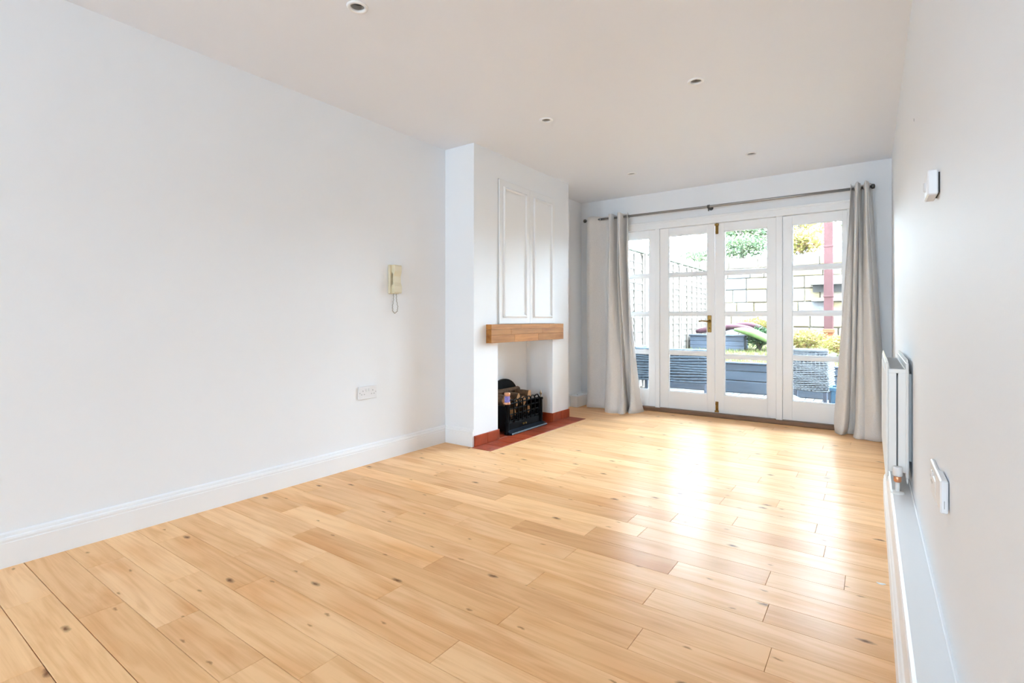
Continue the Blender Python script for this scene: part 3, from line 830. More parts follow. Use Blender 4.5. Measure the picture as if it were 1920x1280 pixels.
# ------------------------------------------------------------------ curtain rod and curtains
RY, RZ = YB - 0.10, 2.155
t = thing('curtain_rod', (-1.4, RY, RZ), 'slim grey metal curtain rod above the garden doors', 'curtain rod')
b = MB(); b.tube([(-2.775, RY, RZ + 0.008), (-2.0, RY, RZ + 0.002), (-1.38, RY, RZ), (-0.7, RY, RZ), (-0.03, RY, RZ)], 0.0125, 12); b.build('pole', 'rod', t)
for x, s, zz in ((-2.775, -1, RZ + 0.008), (-0.03, 1, RZ)):
    b = MB(); b.lathe([(0.0135, 0), (0.021, 0.004 * s), (0.021, 0.022 * s), (0.014, 0.028 * s), (0.0001, 0.029 * s)], (x, RY, zz), 'x', 16); b.build('finial', 'rod_end', t)
for x in (-2.715, -1.385, -0.060):
    b = MB(); b.lathe([(0.0001, 0), (0.022, 0), (0.022, -0.006), (0.008, -0.010), (0.008, -0.10)], (x, YB, RZ), 'y', 14)
    b.tube([(x, RY, RZ - 0.018), (x, RY, RZ - 0.045)], 0.0065, 8)
    b.lathe([(0.016, -0.012), (0.018, -0.012), (0.018, 0.012), (0.016, 0.012)], (x, RY, RZ), 'x', 14); b.build('bracket', 'rod_end', t)

def cat(P, s):
    n = len(P) - 1
    x = s * n; i = min(int(x), n - 1); f = x - i
    p0, p1, p2, p3 = (P[max(i - 1, 0)], P[i], P[i + 1], P[min(i + 2, n)])
    return tuple(0.5 * (2 * p1[k] + (p2[k] - p0[k]) * f + (2 * p0[k] - 5 * p1[k] + 4 * p2[k] - p3[k]) * f * f + (3 * p1[k] - p0[k] - 3 * p2[k] + p3[k]) * f ** 3) for k in (0, 1))

def curtain(name, label, top, bot, ztop, power, seed, eyelets, pleat, nx=260, nz=46):
    t = thing(name, (sum(p[0] for p in bot) / len(bot), sum(p[1] for p in bot) / len(bot), 0), label, 'curtain', 'pair of grey curtains')
    V = []; F = []
    for j in range(nz + 1):
        q = j / nz
        z = ztop * (1 - q) + 0.003 * q
        w = q ** power
        for i in range(nx + 1):
            s = i / nx
            a = cat(top, s); c = cat(bot, s)
            nzv = mnoise.noise((s * 9 + seed, q * 3.1, seed)) * 0.014 * min(1, q * 3)
            x = a[0] * (1 - w) + c[0] * w
            y = (5.41 + (a[1] - 5.41) * 1.25) * (1 - w) + c[1] * w + nzv
            n_, s0, amp = pleat               # the pleats run on down the cloth between heading and hem
            if s > s0:
                k = (s - s0) / (1 - s0)
                y += amp * (1 - 1.9 * abs(math.sin(math.pi * (n_ * k + 0.10 * math.sin(2.6 * q + seed)))) ** 0.8) * min(1, q * 4 + 0.2) * (1 - 0.45 * q) * min(1, k * 6)
            if q > 0.93:                       # the hem breaks on the floor
                k = (q - 0.93) / 0.07
                y -= 0.030 * k * k * (0.6 + 0.6 * math.sin(s * 21 + seed))
                x += 0.018 * k * k * math.sin(s * 17 + seed)
            if j == 0:
                z = ztop + 0.010 * math.sin(s * 60 + seed) * 0.4
            V.append((x, min(y, YB - 0.035), max(z, 0.003)))
    for j in range(nz):
        for i in range(nx):
            o = j * (nx + 1) + i
            F.append((o, o + 1, o + nx + 2, o + nx + 1))
    b = MB(); b.add(V, F, True)
    o = b.build('cloth', 'curtain', t)
    md = o.modifiers.new('thickness', 'SOLIDIFY'); md.thickness = 0.003; md.offset = 0
    for ex, ey, ang in eyelets:
        b = MB()
        ax = Vector((math.cos(ang), math.sin(ang), 0)); up = Vector((0, 0, 1))
        b.tube([Vector((ex, ey, RZ + 0.003)) + (ax * math.cos(w) + up * math.sin(w)) * 0.022 for w in [2 * math.pi * k / 18 for k in range(18)]], 0.0042, 6, closed=True)
        b.build('eyelet', 'chrome', t)
    return t
ltop = [(-2.745, 5.385), (-2.69, 5.370), (-2.60, 5.41), (-2.53, 5.445), (-2.475, 5.42), (-2.458, 5.36), (-2.435, 5.345), (-2.418, 5.41), (-2.402, 5.46), (-2.378, 5.46), (-2.362, 5.40), (-2.348, 5.35), (-2.322, 5.345), (-2.306, 5.41), (-2.29, 5.46), (-2.268, 5.455), (-2.25, 5.40), (-2.236, 5.36)]
lbot = [(-2.70, 5.30), (-2.64, 5.27), (-2.56, 5.31), (-2.49, 5.35), (-2.45, 5.30), (-2.44, 5.20), (-2.40, 5.13), (-2.32, 5.10), (-2.24, 5.10), (-2.18, 5.14), (-2.19, 5.24), (-2.23, 5.33), (-2.22, 5.40), (-2.19, 5.38), (-2.17, 5.28), (-2.13, 5.21), (-2.09, 5.25), (-2.07, 5.36)]
curtain('curtain', 'grey curtain at the left, its outer half hanging flat beside the alcove', ltop, lbot, 2.195, 1.9, 3.3,
        [(-2.60, RY, math.pi / 4 * 3), (-2.418, RY, 1.8), (-2.362, RY, 1.3), (-2.306, RY, 1.8), (-2.25, RY, 1.3)], (4, 0.30, 0.055))
rtop = [(-.175, 5.38), (-.168, 5.44), (-.153, 5.46), (-.143, 5.40), (-.133, 5.35), (-.118, 5.35), (-.108, 5.41), (-.098, 5.46), (-.086, 5.45), (-.078, 5.40), (-.07, 5.345), (-.056, 5.34), (-.048, 5.40), (-.038, 5.44), (-.022, 5.42)]
rbot = [(-.31, 5.40), (-.27, 5.33), (-.22, 5.30), (-.19, 5.36), (-.18, 5.43), (-.16, 5.44), (-.145, 5.38), (-.14, 5.30), (-.11, 5.22), (-.05, 5.19), (.005, 5.19), (.045, 5.22), (.06, 5.32), (.078, 5.36), (.088, 5.42)]
curtain('curtain', 'grey curtain at the right, gathered tight and flaring beside the radiator', rtop, rbot, 2.190, 1.15, 8.1,
        [(-.143, RY, 1.3), (-.108, RY, 1.8), (-.078, RY, 1.3), (-.048, RY, 1.8)], (5, 0.0, 0.055))

# ------------------------------------------------------------------ things on the left wall
t = thing('door_entry_phone', (XL, 2.55, 1.19), 'cream door-entry handset phone on the left wall with a looped cord', 'phone')
b = MB(); b.box(XL, XL + 0.022, 2.508, 2.598, 1.192, 1.402, 0.004); b.build('wall_base', 'cream', t)
hs_ = [(0.022, 1.196), (0.050, 1.196), (0.056, 1.204), (0.056, 1.248), (0.046, 1.275), (0.044, 1.32), (0.054, 1.352), (0.056, 1.392), (0.050, 1.402), (0.022, 1.402), (0.022, 1.352), (0.034, 1.335), (0.034, 1.262), (0.022, 1.25)]
b = MB(); b.extrude([(u, z) for u, z in hs_], 'y', 2.526, 2.592, ox=XL); b.build('handset', 'cream', t)
b = MB(); b.box(XL + 0.046, XL + 0.0475, 2.55, 2.572, 1.365, 1.385); b.build('call_button', 'plastic', t)
cp = [(XL + 0.02, 2.545, 1.195), (XL + 0.02, 2.545, 1.15), (XL + 0.02, 2.536, 1.10), (XL + 0.018, 2.540, 1.065), (XL + 0.016, 2.560, 1.050), (XL + 0.018, 2.582, 1.066), (XL + 0.02, 2.585, 1.10), (XL + 0.02, 2.573, 1.15), (XL + 0.02, 2.572, 1.195)]
cpts = []
for i in range(len(cp) - 1):
    for k in range(6): cpts.append(tuple(cp[i][a] * (1 - k / 6) + cp[i + 1][a] * k / 6 for a in range(3)))
cpts.append(cp[-1])
b = MB(); b.tube([(p[0] + 0.002 * math.sin(i * 2.1), p[1] + 0.002 * math.cos(i * 2.1), p[2]) for i, p in enumerate(cpts)], 0.0032, 6); b.build('cord', 'creamcord', t)

def socket(name, label, loc, fn):
    """double socket: plate, two rockers, pin holes; fn maps (out, along, up) to world"""
    t = thing(name, loc, label, 'socket')
    b = MB(); b.box(0, 0.010, -0.078, 0.078, -0.045, 0.045, 0.003).map(fn); p = b.build('face_plate', 'plastic', t)
    for s in (-1, 1):
        b = MB(); b.box(0.009, 0.013, s * 0.012 - 0.006, s * 0.012 + 0.006, 0.008, 0.028, 0.001).map(fn); b.build('rocker_switch', 'plastic', t)
        c = s * 0.042
        for (y0, y1, z0, z1) in ((c - 0.003, c + 0.003, 0.008, 0.018), (c - 0.015, c - 0.007, -0.014, -0.008), (c + 0.007, c + 0.015, -0.014, -0.008)):
            b = MB(); b.box(0.009, 0.0104, y0, y1, z0, z1).map(fn); b.build('pin_hole', 'grey', p)
        b = MB(); b.lathe([(0.0001, 0.0108), (0.0035, 0.0106), (0.004, 0.009)], (0, s * 0.068, 0), 'x', 10).map(fn); b.build('screw', 'grey', p)
socket('wall_socket', 'white double socket low on the left wall', (XL, 2.322, 0.498), lambda o, a, u: (XL + o, 2.322 + a, 0.498 + u))

# ------------------------------------------------------------------ things on the right wall
def RWF(yc, zc): return lambda o, a, u: (rw(yc + a) - o, yc + a, zc + u)
socket('wall_socket', 'white double socket on the right wall with a plug-in adapter', (rw(1.80), 1.80, 0.565), RWF(1.80, 0.565))
t = thing('plug_in_adapter', (rw(1.6) - 0.01, 1.60, 0.553), 'slim white plug-in adapter hanging below the socket on the right wall', 'adapter')
fn = RWF(1.60, 0.592)
b = MB(); b.box(0.010, 0.018, 0.05, 0.11, -0.03, 0.010, 0.002).map(fn); b.build('plug', 'plastic', t)
b = MB(); b.box(0.002, 0.017, -0.055, 0.055, -0.038, 0.039, 0.003).map(fn); bd = b.build('body', 'plastic', t)
b = MB(); b.box(0.0085, 0.0100, -0.0556, -0.0548, -0.026, -0.008).map(fn); b.build('printed_mark', 'grey', bd)

t = thing('thermostat', (rw(1.79) - 0.001, 1.79, 1.34), 'small white room thermostat box high on the right wall', 'thermostat')
fn = RWF(1.79, 1.367)
b = MB(); b.box(0.0, 0.004, -0.045, 0.045, -0.026, 0.026).map(fn); b.build('back_plate', 'hole', t)  # dark plate: the shadow gap behind the cover is put into its colour
b = MB(); b.box(0.004, 0.026, -0.052, 0.052, -0.033, 0.033, 0.003).map(fn); b.build('cover', 'plastic', t)
b = MB(); b.lathe([(0.0001, 0.031), (0.012, 0.031), (0.014, 0.026)], (0, 0.012, 0), 'x', 16).map(fn); b.build('dial', 'plastic', t)

# radiator
ry0, ry1, rz0, rz1 = 2.80, 3.62, 0.292, 0.832
t = thing('radiator', (rw(3.2) - 0.055, (ry0 + ry1) / 2, rz0), 'white double-panel radiator on the right wall, seen end-on', 'radiator')
fn = lambda o, y, z: (rw(y) - o, y, z)
def panel(o0, o1, name):
    b = MB()
    b.box(o0, o1, ry0, ry1, rz0 + 0.02, rz1 - 0.015, 0.004)
    # pressed flutes
    k = 22
    for i in range(k):
        y = ry0 + 0.03 + (ry1 - ry0 - 0.06) * i / (k - 1)
        b.box(o0 - 0.002, o1 + 0.002, y - 0.010, y + 0.010, rz0 + 0.05, rz1 - 0.05, 0.002)
    # seamed edges, tapering to a lip at top and bottom
    b.extrude([(o0 + 0.002, rz1 - 0.016), (o1 - 0.002, rz1 - 0.016), ((o0 + o1) / 2 + 0.001, rz1), ((o0 + o1) / 2 - 0.001, rz1)], 'y', ry0, ry1)
    b.extrude([(o0 + 0.002, rz0 + 0.021), (o1 - 0.002, rz0 + 0.021), ((o0 + o1) / 2 + 0.001, rz0), ((o0 + o1) / 2 - 0.001, rz0)], 'y', ry0, ry1)
    b.map(fn); return b.build(name, 'rad', t)
panel(0.014, 0.024, 'back_panel')
panel(0.084, 0.096, 'front_panel')
for ye in (ry0 + 0.004, ry1 - 0.007):
    for o0, o1 in ((0.024, 0.051), (0.057, 0.084)):
        b = MB(); b.box(o0, o1, ye, ye + 0.003, rz0 + 0.045, rz1 - 0.062, 0.001).map(fn); b.build('side_cover', 'rad', t)
    b = MB(); b.box(0.024, 0.084, ye - 0.001, ye + 0.004, rz1 - 0.062, rz1 - 0.045, 0.001).map(fn); b.build('side_strap', 'rad', t)
b = MB(); b.box(0.024, 0.084, ry0 + 0.012, ry1 - 0.012, rz1 - 0.050, rz1 - 0.044).map(fn); tg = b.build('top_grille', 'rad', t)
for i in range(20):
    y = ry0 + 0.03 + i * (ry1 - ry0 - 0.06) / 19
    b = MB(); b.box(0.030, 0.078, y - 0.008, y + 0.008, rz1 - 0.0435, rz1 - 0.0425).map(fn); b.build('grille_slot', 'grey', tg)
b = MB()
for i in range(30):
    y = ry0 + 0.03 + i * (ry1 - ry0 - 0.06) / 29
    b.box(0.026, 0.082, y, y + 0.001, rz0 + 0.06, rz1 - 0.08)
b.map(fn); tag(b.build('convector_fins', 'grey', t), kind='stuff')
for y in (ry0 + 0.10, ry1 - 0.10):
    b = MB(); b.box(0.0, 0.014, y - 0.018, y + 0.018, rz0 + 0.08, rz1 - 0.07, 0.002).map(fn); b.build('wall_bracket', 'rad', t)
vx = 0.054; vy = ry0 - 0.03
b = MB(); b.lathe([(0.0001, 0.032), (0.016, 0.032), (0.018, 0.028), (0.018, -0.006), (0.010, -0.010)], (vx, vy, rz0 + 0.045), 'z', 14).map(fn); vv = b.build('valve_cap', 'plastic', t)
b = MB(); b.lathe([(0.012, -0.010), (0.014, -0.014), (0.014, -0.030), (0.011, -0.034)], (vx, vy, rz0 + 0.045), 'z', 12)
b.tube([(vx, vy, rz0 + 0.028), (vx, ry0 + 0.02, rz0 + 0.028)], 0.010, 10); b.map(fn); b.build('valve_body', 'copper', vv)
b = MB(); b.tube([(vx, vy, BT + 0.001), (vx, vy, rz0 + 0.012)], 0.0085, 10); b.lathe([(0.0001, 0.010), (0.024, 0.008), (0.026, 0.0)], (vx, vy, BT), 'z', 14); b.map(fn); b.build('tail_pipe', 'rad', vv)

# ------------------------------------------------------------------ ceiling lamps
wheres = ['nearest the viewer at the top edge', 'left of the middle pair, in front of the chimney breast', 'right of the middle pair', 'left of the far pair, by the garden doors', 'right of the far pair, by the garden doors']
for (x, y), wtxt in zip(LAMPS, wheres):
    t = thing('recessed_downlight', (x, y, ZC), 'white round recessed ceiling lamp, ' + wtxt, 'downlight', 'recessed ceiling lamps')
    b = MB(); b.lathe([(0.047, 0.001), (0.0465, -0.004), (0.041, -0.007), (0.033, -0.006), (0.031, -0.003), (0.030, 0.004)], (x, y, ZC), 'z', 32); b.build('bezel', 'gloss', t)
    b = MB(); b.lathe([(0.030, 0.003), (0.026, 0.022), (0.025, 0.030), (0.025, 0.060), (0.0001, 0.060)], (x, y, ZC), 'z', 28); b.build('recess_cup', 'grey', t)
    b = MB(); b.lathe([(0.0001, 0.012), (0.014, 0.013), (0.023, 0.018), (0.0245, 0.03)], (x, y, ZC), 'z', 28); b.build('lamp_lens', 'lamp', t)

# ------------------------------------------------------------------ garden
ZD = -0.10
b = MB(); b.box(-8, 6, YB + 0.24, 24, ZD - 0.3, ZD - 0.03)
deck = struct(b.build('ground_deck', 'soil'), 'grey timber deck outside the garden doors', 'deck')
DYE = 8.26
x = -3.0; k = 0
while x < 1.2:
    b = MB(); b.box(x + 0.004, x + 0.101, YB + 0.25, DYE, ZD - 0.028, ZD, 0.003)
    o = b.build('deck_plank', 'deck', deck, at=(x + 0.05, 6.9, ZD))
    v = rnd.uniform(0.85, 1.12); o.color = (v, v, v * 1.02, 1)
    x += 0.105; k += 1
b = MB(); b.box(FX0, FX1, YB + 0.10, YB + 0.30, ZD - 0.03, 0.0, 0.005)
struct(b.build('trim_3', 'brick'), 'door sill outside the garden doors', 'sill')

# unseen upper storey and side walls of the house, added to shade the garden
b = MB()
b.box(-8.0, 6.0, YB + 0.03, YB + 0.24, ZC + 0.2, 7.6)
b.box(-8.0, XL - TH, YB + 0.03, YB + 0.24, ZD - 0.1, ZC + 0.2)
b.box(0.6, 6.0, YB + 0.03, YB + 0.24, ZD - 0.1, ZC + 0.2)
b.box(-8.0, 6.0, YR - 0.2, YB + 0.24, 7.6, 7.8)
struct(b.build('wall_house_shade', 'brick'), 'unseen brick upper storey of the house, added to shade the garden', 'house wall')

# raised bed with timber sleepers
t = thing('raised_bed', (-1.0, 8.30, ZD), 'low raised garden bed faced with blue-grey timber boards', 'raised bed')
for i, (z0, z1) in enumerate(((ZD, 0.075), (0.085, 0.225), (0.232, 0.335))):
    for x0, x1 in ((-2.86, -1.15), (-1.145, 0.9), (0.905, 2.2)):
        b = MB(); b.box(x0, x1, 8.27 + 0.006 * (i % 2), 8.33, z0, z1, 0.006)
        o = b.build('sleeper', 'sleeper', t, at=((x0 + x1) / 2, 8.30, (z0 + z1) / 2)); v = rnd.uniform(0.85, 1.15); o.color = (v, v, v, 1)
for x0, x1 in ((-2.86, -0.4), (-0.395, 2.2)):
    b = MB(); b.box(x0, x1, 8.25, 8.36, 0.338, 0.362, 0.005); o = b.build('coping_board', 'sleeper', t, at=((x0 + x1) / 2, 8.3, 0.35)); o.color = (1.15, 1.15, 1.15, 1)
def gz(y): return 0.345 + max(0, y - 8.36) * 0.075
b = MB(); nseg = 10
for i in range(nseg):
    ya, yb = 8.36 + (11.62 - 8.36) * i / nseg, 8.36 + (11.62 - 8.36) * (i + 1) / nseg
    b.quad((-2.86, ya, gz(ya)), (2.2, ya, gz(ya)), (2.2, yb, gz(yb)), (-2.86, yb, gz(yb)))
b.build('soil', 'soil', t)
b = MB()
for i in range(9000):
    x = rnd.uniform(-2.84, 1.0); y = 8.36 + (rnd.random() ** 1.4) * 3.1; z = gz(y)
    h = rnd.uniform(0.02, 0.07); a = rnd.uniform(0, 6.28); w = 0.006
    dx, dy = math.cos(a), math.sin(a)
    b.add([(x - dy * w, y + dx * w, z), (x + dy * w, y - dx * w, z), (x + dx * h * 0.6, y + dy * h * 0.6, z + h)], [(0, 1, 2)])
tag(b.build('grass', 'grass', t), kind='stuff')

# lapped timber fence on the left boundary
FXW = -2.93
t = thing('garden_fence', (FXW, 8.7, ZD), 'weathered lapped timber fence with upright battens left of the garden', 'fence')
py_ = [5.86 + 1.80 * i for i in range(4)]
for i in range(3):
    ya, yb = py_[i] + 0.05, py_[i + 1] - 0.05
    ns = 19
    for s in range(ns):
        z0 = ZD + 0.10 + s * 0.104
        q = random.Random(100 * i + s)
        b = MB()
        V = []; m_ = 6
        for k in range(m_ + 1):
            y = ya + (yb - ya) * k / m_
            wv = 0.010 * mnoise.noise((y * 2.0, s * 3.7, i))
            V += [(FXW + 0.012, y, z0 - 0.012 + wv), (FXW - 0.002, y, z0 + 0.118), (FXW - 0.010, y, z0 + 0.118), (FXW + 0.004, y, z0 - 0.012 + wv)]
        F = []
        for k in range(m_):
            for e in range(4): F.append((k * 4 + e, k * 4 + (e + 1) % 4, k * 4 + 4 + (e + 1) % 4, k * 4 + 4 + e))
        F += [(0, 1, 2, 3), tuple(m_ * 4 + e for e in range(4))]
        b.add(V, F)
        o = b.build('fence_slat', 'fence', t, at=(FXW, (ya + yb) / 2, z0)); v = q.uniform(0.78, 1.15); o.color = (v, v, v, 1)
    for k in range(6):
        y = ya + 0.02 + (yb - ya - 0.04) * k / 5
        b = MB(); b.box(FXW + 0.010, FXW + 0.032, y - 0.018, y + 0.018, ZD + 0.06, 2.02, 0.003)
        o = b.build('batten', 'fence', t, at=(FXW + 0.02, y, 1.0)); o.color = (1.9, 1.9, 1.9, 1)
    b = MB(); b.box(FXW - 0.02, FXW + 0.045, ya, yb, 2.015, 2.045, 0.004); o = b.build('cap_rail', 'fence_cap', t, at=(FXW, (ya + yb) / 2, 2.03)); o.color = (1, 1, 1, 1)
for y in py_:
    b = MB(); b.box(FXW - 0.05, FXW + 0.045, y - 0.046, y + 0.046, ZD - 0.03, 2.06, 0.006); o = b.build('fence_post', 'fence', t, at=(FXW, y, 1)); o.color = (0.9, 0.9, 0.9, 1)

# stone retaining wall across the end of the garden
YS = 11.65
b = MB(); b.box(-6, 5, YS + 0.03, YS + 0.6, ZD - 0.03, 2.26)
sw = struct(b.build('wall_garden', 'mortar'), 'pale coursed stone wall across the end of the garden', 'garden wall')
z = 0.40; row = 0
while z < 2.25:
    hh = rnd.choice([0.21, 0.24, 0.27]); hh = min(hh, 2.30 - z)
    x = -3.4 - rnd.random() * 0.3
    while x < 2.4:
        L_ = rnd.uniform(0.24, 0.62)
        b = MB(); pr_ = rnd.uniform(0.0, 0.03)
        b.box(x + 0.008, x + L_ - 0.008, YS - pr_, YS + 0.2, z + 0.007, z + hh - 0.007, 0.016)
        b.map(lambda X, Y, Z: (X + 0.010 * mnoise.noise((X * 5, Z * 5, 1.0)), Y + 0.012 * mnoise.noise((X * 4, Z * 4, 7.0)), Z + 0.008 * mnoise.noise((X * 5, Z * 5, 3.0))))
        o = b.build('stone', 'stone', sw, at=(x + L_ / 2, YS, z + hh / 2))
        q = rnd.random(); v = rnd.uniform(0.85, 1.1)
        base = (0.235, 0.205, 0.165) if q < 0.62 else ((0.225, 0.185, 0.115) if q < 0.84 else (0.165, 0.165, 0.17))
        o.color = tuple(min(1, c * v) for c in base) + (1,)
        x += L_
    z += hh; row += 1
b = MB(); b.box(-12, 12, YS + 0.3, 40, 1.9, 2.24)
struct(b.build('ground_bank', 'soil'), 'higher ground behind the stone wall', 'ground')

def foliage(n, cx, cy, cz, rx, ry, rz, size, seed, droop=0.0):
    q = random.Random(seed); b = MB()
    for i in range(n):
        while True:
            u = Vector((q.uniform(-1, 1), q.uniform(-1, 1), q.uniform(-1, 1)))
            if 0.15 < u.length < 1: break
        u *= (0.75 + 0.35 * mnoise.noise(u * 2.3 + Vector((seed, 0, 0))))
        p = Vector((cx + u.x * rx, cy + u.y * ry, cz + u.z * rz))
        d = Vector((q.gauss(0, 1), q.gauss(0, 1), q.gauss(0, 0.7) - droop)).normalized()
        s = size * q.uniform(0.6, 1.3)
        w = d.cross(Vector((q.gauss(0, 1), q.gauss(0, 1), q.gauss(0, 1)))).normalized() * s * 0.28
        nrm = d.cross(w).normalized() * s * 0.06
        b.add([p, p + d * s * 0.5 + w + nrm, p + d * s, p + d * s * 0.5 - w + nrm], [(0, 1, 2), (0, 2, 3)])
    return b

def tree(name, label, x, y, z0, h, r0, crowns, leaf, seed, cat_='tree', group=None, nl=1400, size=0.10):
    t = thing(name, (x, y, z0), label, cat_, group)
    q = random.Random(seed)
    pts = []; 
    for k in range(7):
        pts.append((x + 0.12 * h * 0.3 * mnoise.noise((k * 0.7, seed, 0)), y + 0.1 * mnoise.noise((k * 0.7, seed, 5)), z0 + h * k / 6))
    b = MB(); b.tube(pts, [r0 * (1 - 0.11 * k) for k in range(7)], 9); b.build('trunk', 'trunk', t)
    for k in range(9):
        i = q.randint(2, 5); p = Vector(pts[i]); a = q.uniform(0, 6.28); L_ = h * q.uniform(0.25, 0.5)
        p1 = p + Vector((math.cos(a) * L_ * 0.5, math.sin(a) * L_ * 0.4, L_ * 0.35)); p2 = p1 + Vector((math.cos(a + 0.5) * L_ * 0.45, math.sin(a + 0.5) * L_ * 0.3, L_ * 0.12))
        b = MB(); b.tube([p, p1, p2], [r0 * 0.4, r0 * 0.26, r0 * 0.1], 6); b.build('branch', 'trunk', t)
    for j, (cx, cy, cz, rx, ry, rz) in enumerate(crowns):
        tag(foliage(nl, cx, cy, cz, rx, ry, rz, size, seed + j).build('foliage', leaf, t), kind='stuff')
    return t
tree('garden_tree', 'slim pale-barked tree behind the fence, seen in the left door leaf', -3.6, 13.2, 2.24, 3.6, 0.06, [(-4.0, 13.4, 4.4, 1.2, 0.9, 0.9), (-3.1, 13.6, 3.9, 0.8, 0.7, 0.6)], 'leaf_g', 11, nl=1500)
tree('garden_tree', 'leafy tree above the stone wall, seen in the right door leaf', -2.6, 13.0, 2.24, 3.4, 0.05, [(-2.5, 13.2, 3.2, 0.9, 0.7, 0.6), (-2.2, 13.3, 4.3, 1.2, 0.9, 0.9)], 'leaf_g', 23, nl=1900)
tree('garden_tree', 'yellowing tree above the stone wall, left of the red post', -1.4, 13.4, 2.24, 3.4, 0.05, [(-1.3, 13.4, 3.4, 0.9, 0.8, 0.7), (-1.7, 13.8, 4.5, 1.0, 0.8, 0.8)], 'leaf_y', 37, nl=1300)
def shrub(name, label, x, y, z0, rx, ry, h, leaf, seed, n=1100, size=0.075, group=None):
    t = thing(name, (x, y, z0), label, 'shrub', group)
    q = random.Random(seed)
    for k in range(5):
        a = q.uniform(0, 6.28)
        b = MB(); b.tube([(x, y, z0), (x + 0.3 * rx * math.cos(a), y + 0.3 * ry * math.sin(a), z0 + h * 0.5), (x + 0.6 * rx * math.cos(a), y + 0.6 * ry * math.sin(a), z0 + h * 0.8)], [0.012, 0.009, 0.004], 6); b.build('stem', 'trunk', t)
    tag(foliage(n, x, y, z0 + h * 0.55, rx, ry, h * 0.5, size, seed).build('foliage', leaf, t), kind='stuff')
shrub('trailing_shrub', 'green shrub trailing over the stone wall top in the right door leaf', -2.35, 11.95, 2.24, 0.75, 0.35, 0.62, 'leaf_g', 51, n=1700)
shrub('trailing_shrub', 'yellow-green shrub on the stone wall top in the right side window', -1.25, 11.95, 2.24, 0.6, 0.35, 0.62, 'leaf_y', 52, n=1500)
shrub('trailing_shrub', 'pale green shrub on the wall top above the fence end', -3.3, 12.0, 2.24, 0.6, 0.35, 0.4, 'leaf_g', 53, n=450)
shrub('bed_shrub', 'yellow and orange leafy shrub in the bed behind the upright wicker chair', -0.95, 9.8, gz(9.8), 0.42, 0.4, 0.42, 'leaf_y', 54, n=2200, size=0.045)
shrub('bed_shrub', 'yellow-green shrub spilling beside the terracotta pot', -0.42, 9.4, gz(9.4), 0.34, 0.35, 0.36, 'leaf_y', 55, n=1500, size=0.045)
shrub('bed_shrub', 'dark green bush at the right end of the slate-blue planter', -1.66, 9.9, gz(9.9), 0.28, 0.3, 0.42, 'leaf_d', 56, n=1600, size=0.05)
shrub('bed_shrub', 'yellowing low shrub at the foot of the stone wall behind the planter', -1.9, 11.2, gz(11.2), 0.6, 0.3, 0.5, 'leaf_y', 57, n=1600, size=0.05)
# strap-leaved plant behind the red post
t = thing('strap_leaf_plant', (-0.45, 12.1, 2.24), 'pale strap-leaved plant arching beside the top of the red post', 'plant')
q = random.Random(5)
for k in range(16):
    a = q.uniform(0, 6.28); L_ = q.uniform(0.5, 0.9)
    b = MB(); V = []
    for i in range(8):
        s = i / 7; r_ = L_ * s; zz = 2.24 + 0.5 + 0.35 * math.sin(s * 2.2) - 0.75 * s * s
        w = 0.022 * (1 - s) + 0.002
        px_, py2 = -0.45 + math.cos(a) * r_ * 0.7, 12.1 + math.sin(a) * r_ * 0.5
        V += [(px_ - math.sin(a) * w, py2 + math.cos(a) * w, zz), (px_, py2, zz - 0.006), (px_ + math.sin(a) * w, py2 - math.cos(a) * w, zz)]
    F = []
    for i in range(7): F += [(i * 3, i * 3 + 1, i * 3 + 4, i * 3 + 3), (i * 3 + 1, i * 3 + 2, i * 3 + 5, i * 3 + 4)]
    b.add(V, F); b.build('leaf_blade', 'leaf_g', t)
b = MB(); b.tube([(-0.45, 12.1, 2.24), (-0.45, 12.1, 2.76)], [0.05, 0.03], 8); b.build('stem', 'trunk', t)

# red post with a white ledge against the stone wall
t = thing('garden_post', (-0.71, 11.2, gz(11.2)), 'tall faded red timber post in front of the stone wall', 'post')
b = MB(); b.box(-0.785, -0.635, 11.13, 11.27, gz(11.2) - 0.05, 3.05, 0.008); b.build('post_shaft', 'redpost', t)
for z in (1.42, 2.35):
    b = MB(); b.box(-0.792, -0.628, 11.124, 11.276, z, z + 0.03, 0.004); b.build('post_band', 'redpost', t)
t = thing('stone_ledge', (-0.75, 11.56, 1.6), 'white ledge over a block coloured as its shade, crossing behind the red post', 'ledge')
b = MB(); b.box(-1.04, -0.40, 11.46, 11.66, 1.68, 1.75, 0.006); b.build('ledge_slab', 'white_stone', t)
b = MB(); b.box(-1.0, -0.42, 11.585, 11.62, 1.54, 1.68); b.build('under_ledge_shade', 'hole', t)  # solid dark block; the shade under the ledge is put into its colour
b = MB(); b.box(-1.02, -0.40, 11.52, 11.64, 1.36, 1.42, 0.006); b.build('lower_slab', 'white_stone', t)

# terracotta pot in the bed
t = thing('terracotta_pot', (-0.66, 10.5, gz(10.5)), 'square terracotta pot among the yellow shrubs', 'pot')
z0 = gz(10.5)
b = MB(); b.box(-0.73, -0.59, 10.43, 10.57, z0, z0 + 0.30, 0.01); b.build('pot_body', 'terra', t)
b = MB()
for (x0, x1, y0, y1) in ((-0.75, -0.57, 10.41, 10.44), (-0.75, -0.57, 10.56, 10.59), (-0.75, -0.72, 10.44, 10.56), (-0.60, -0.57, 10.44, 10.56)):
    b.box(x0, x1, y0, y1, z0 + 0.27, z0 + 0.335, 0.004)
b.build('pot_rim', 'terra', t)

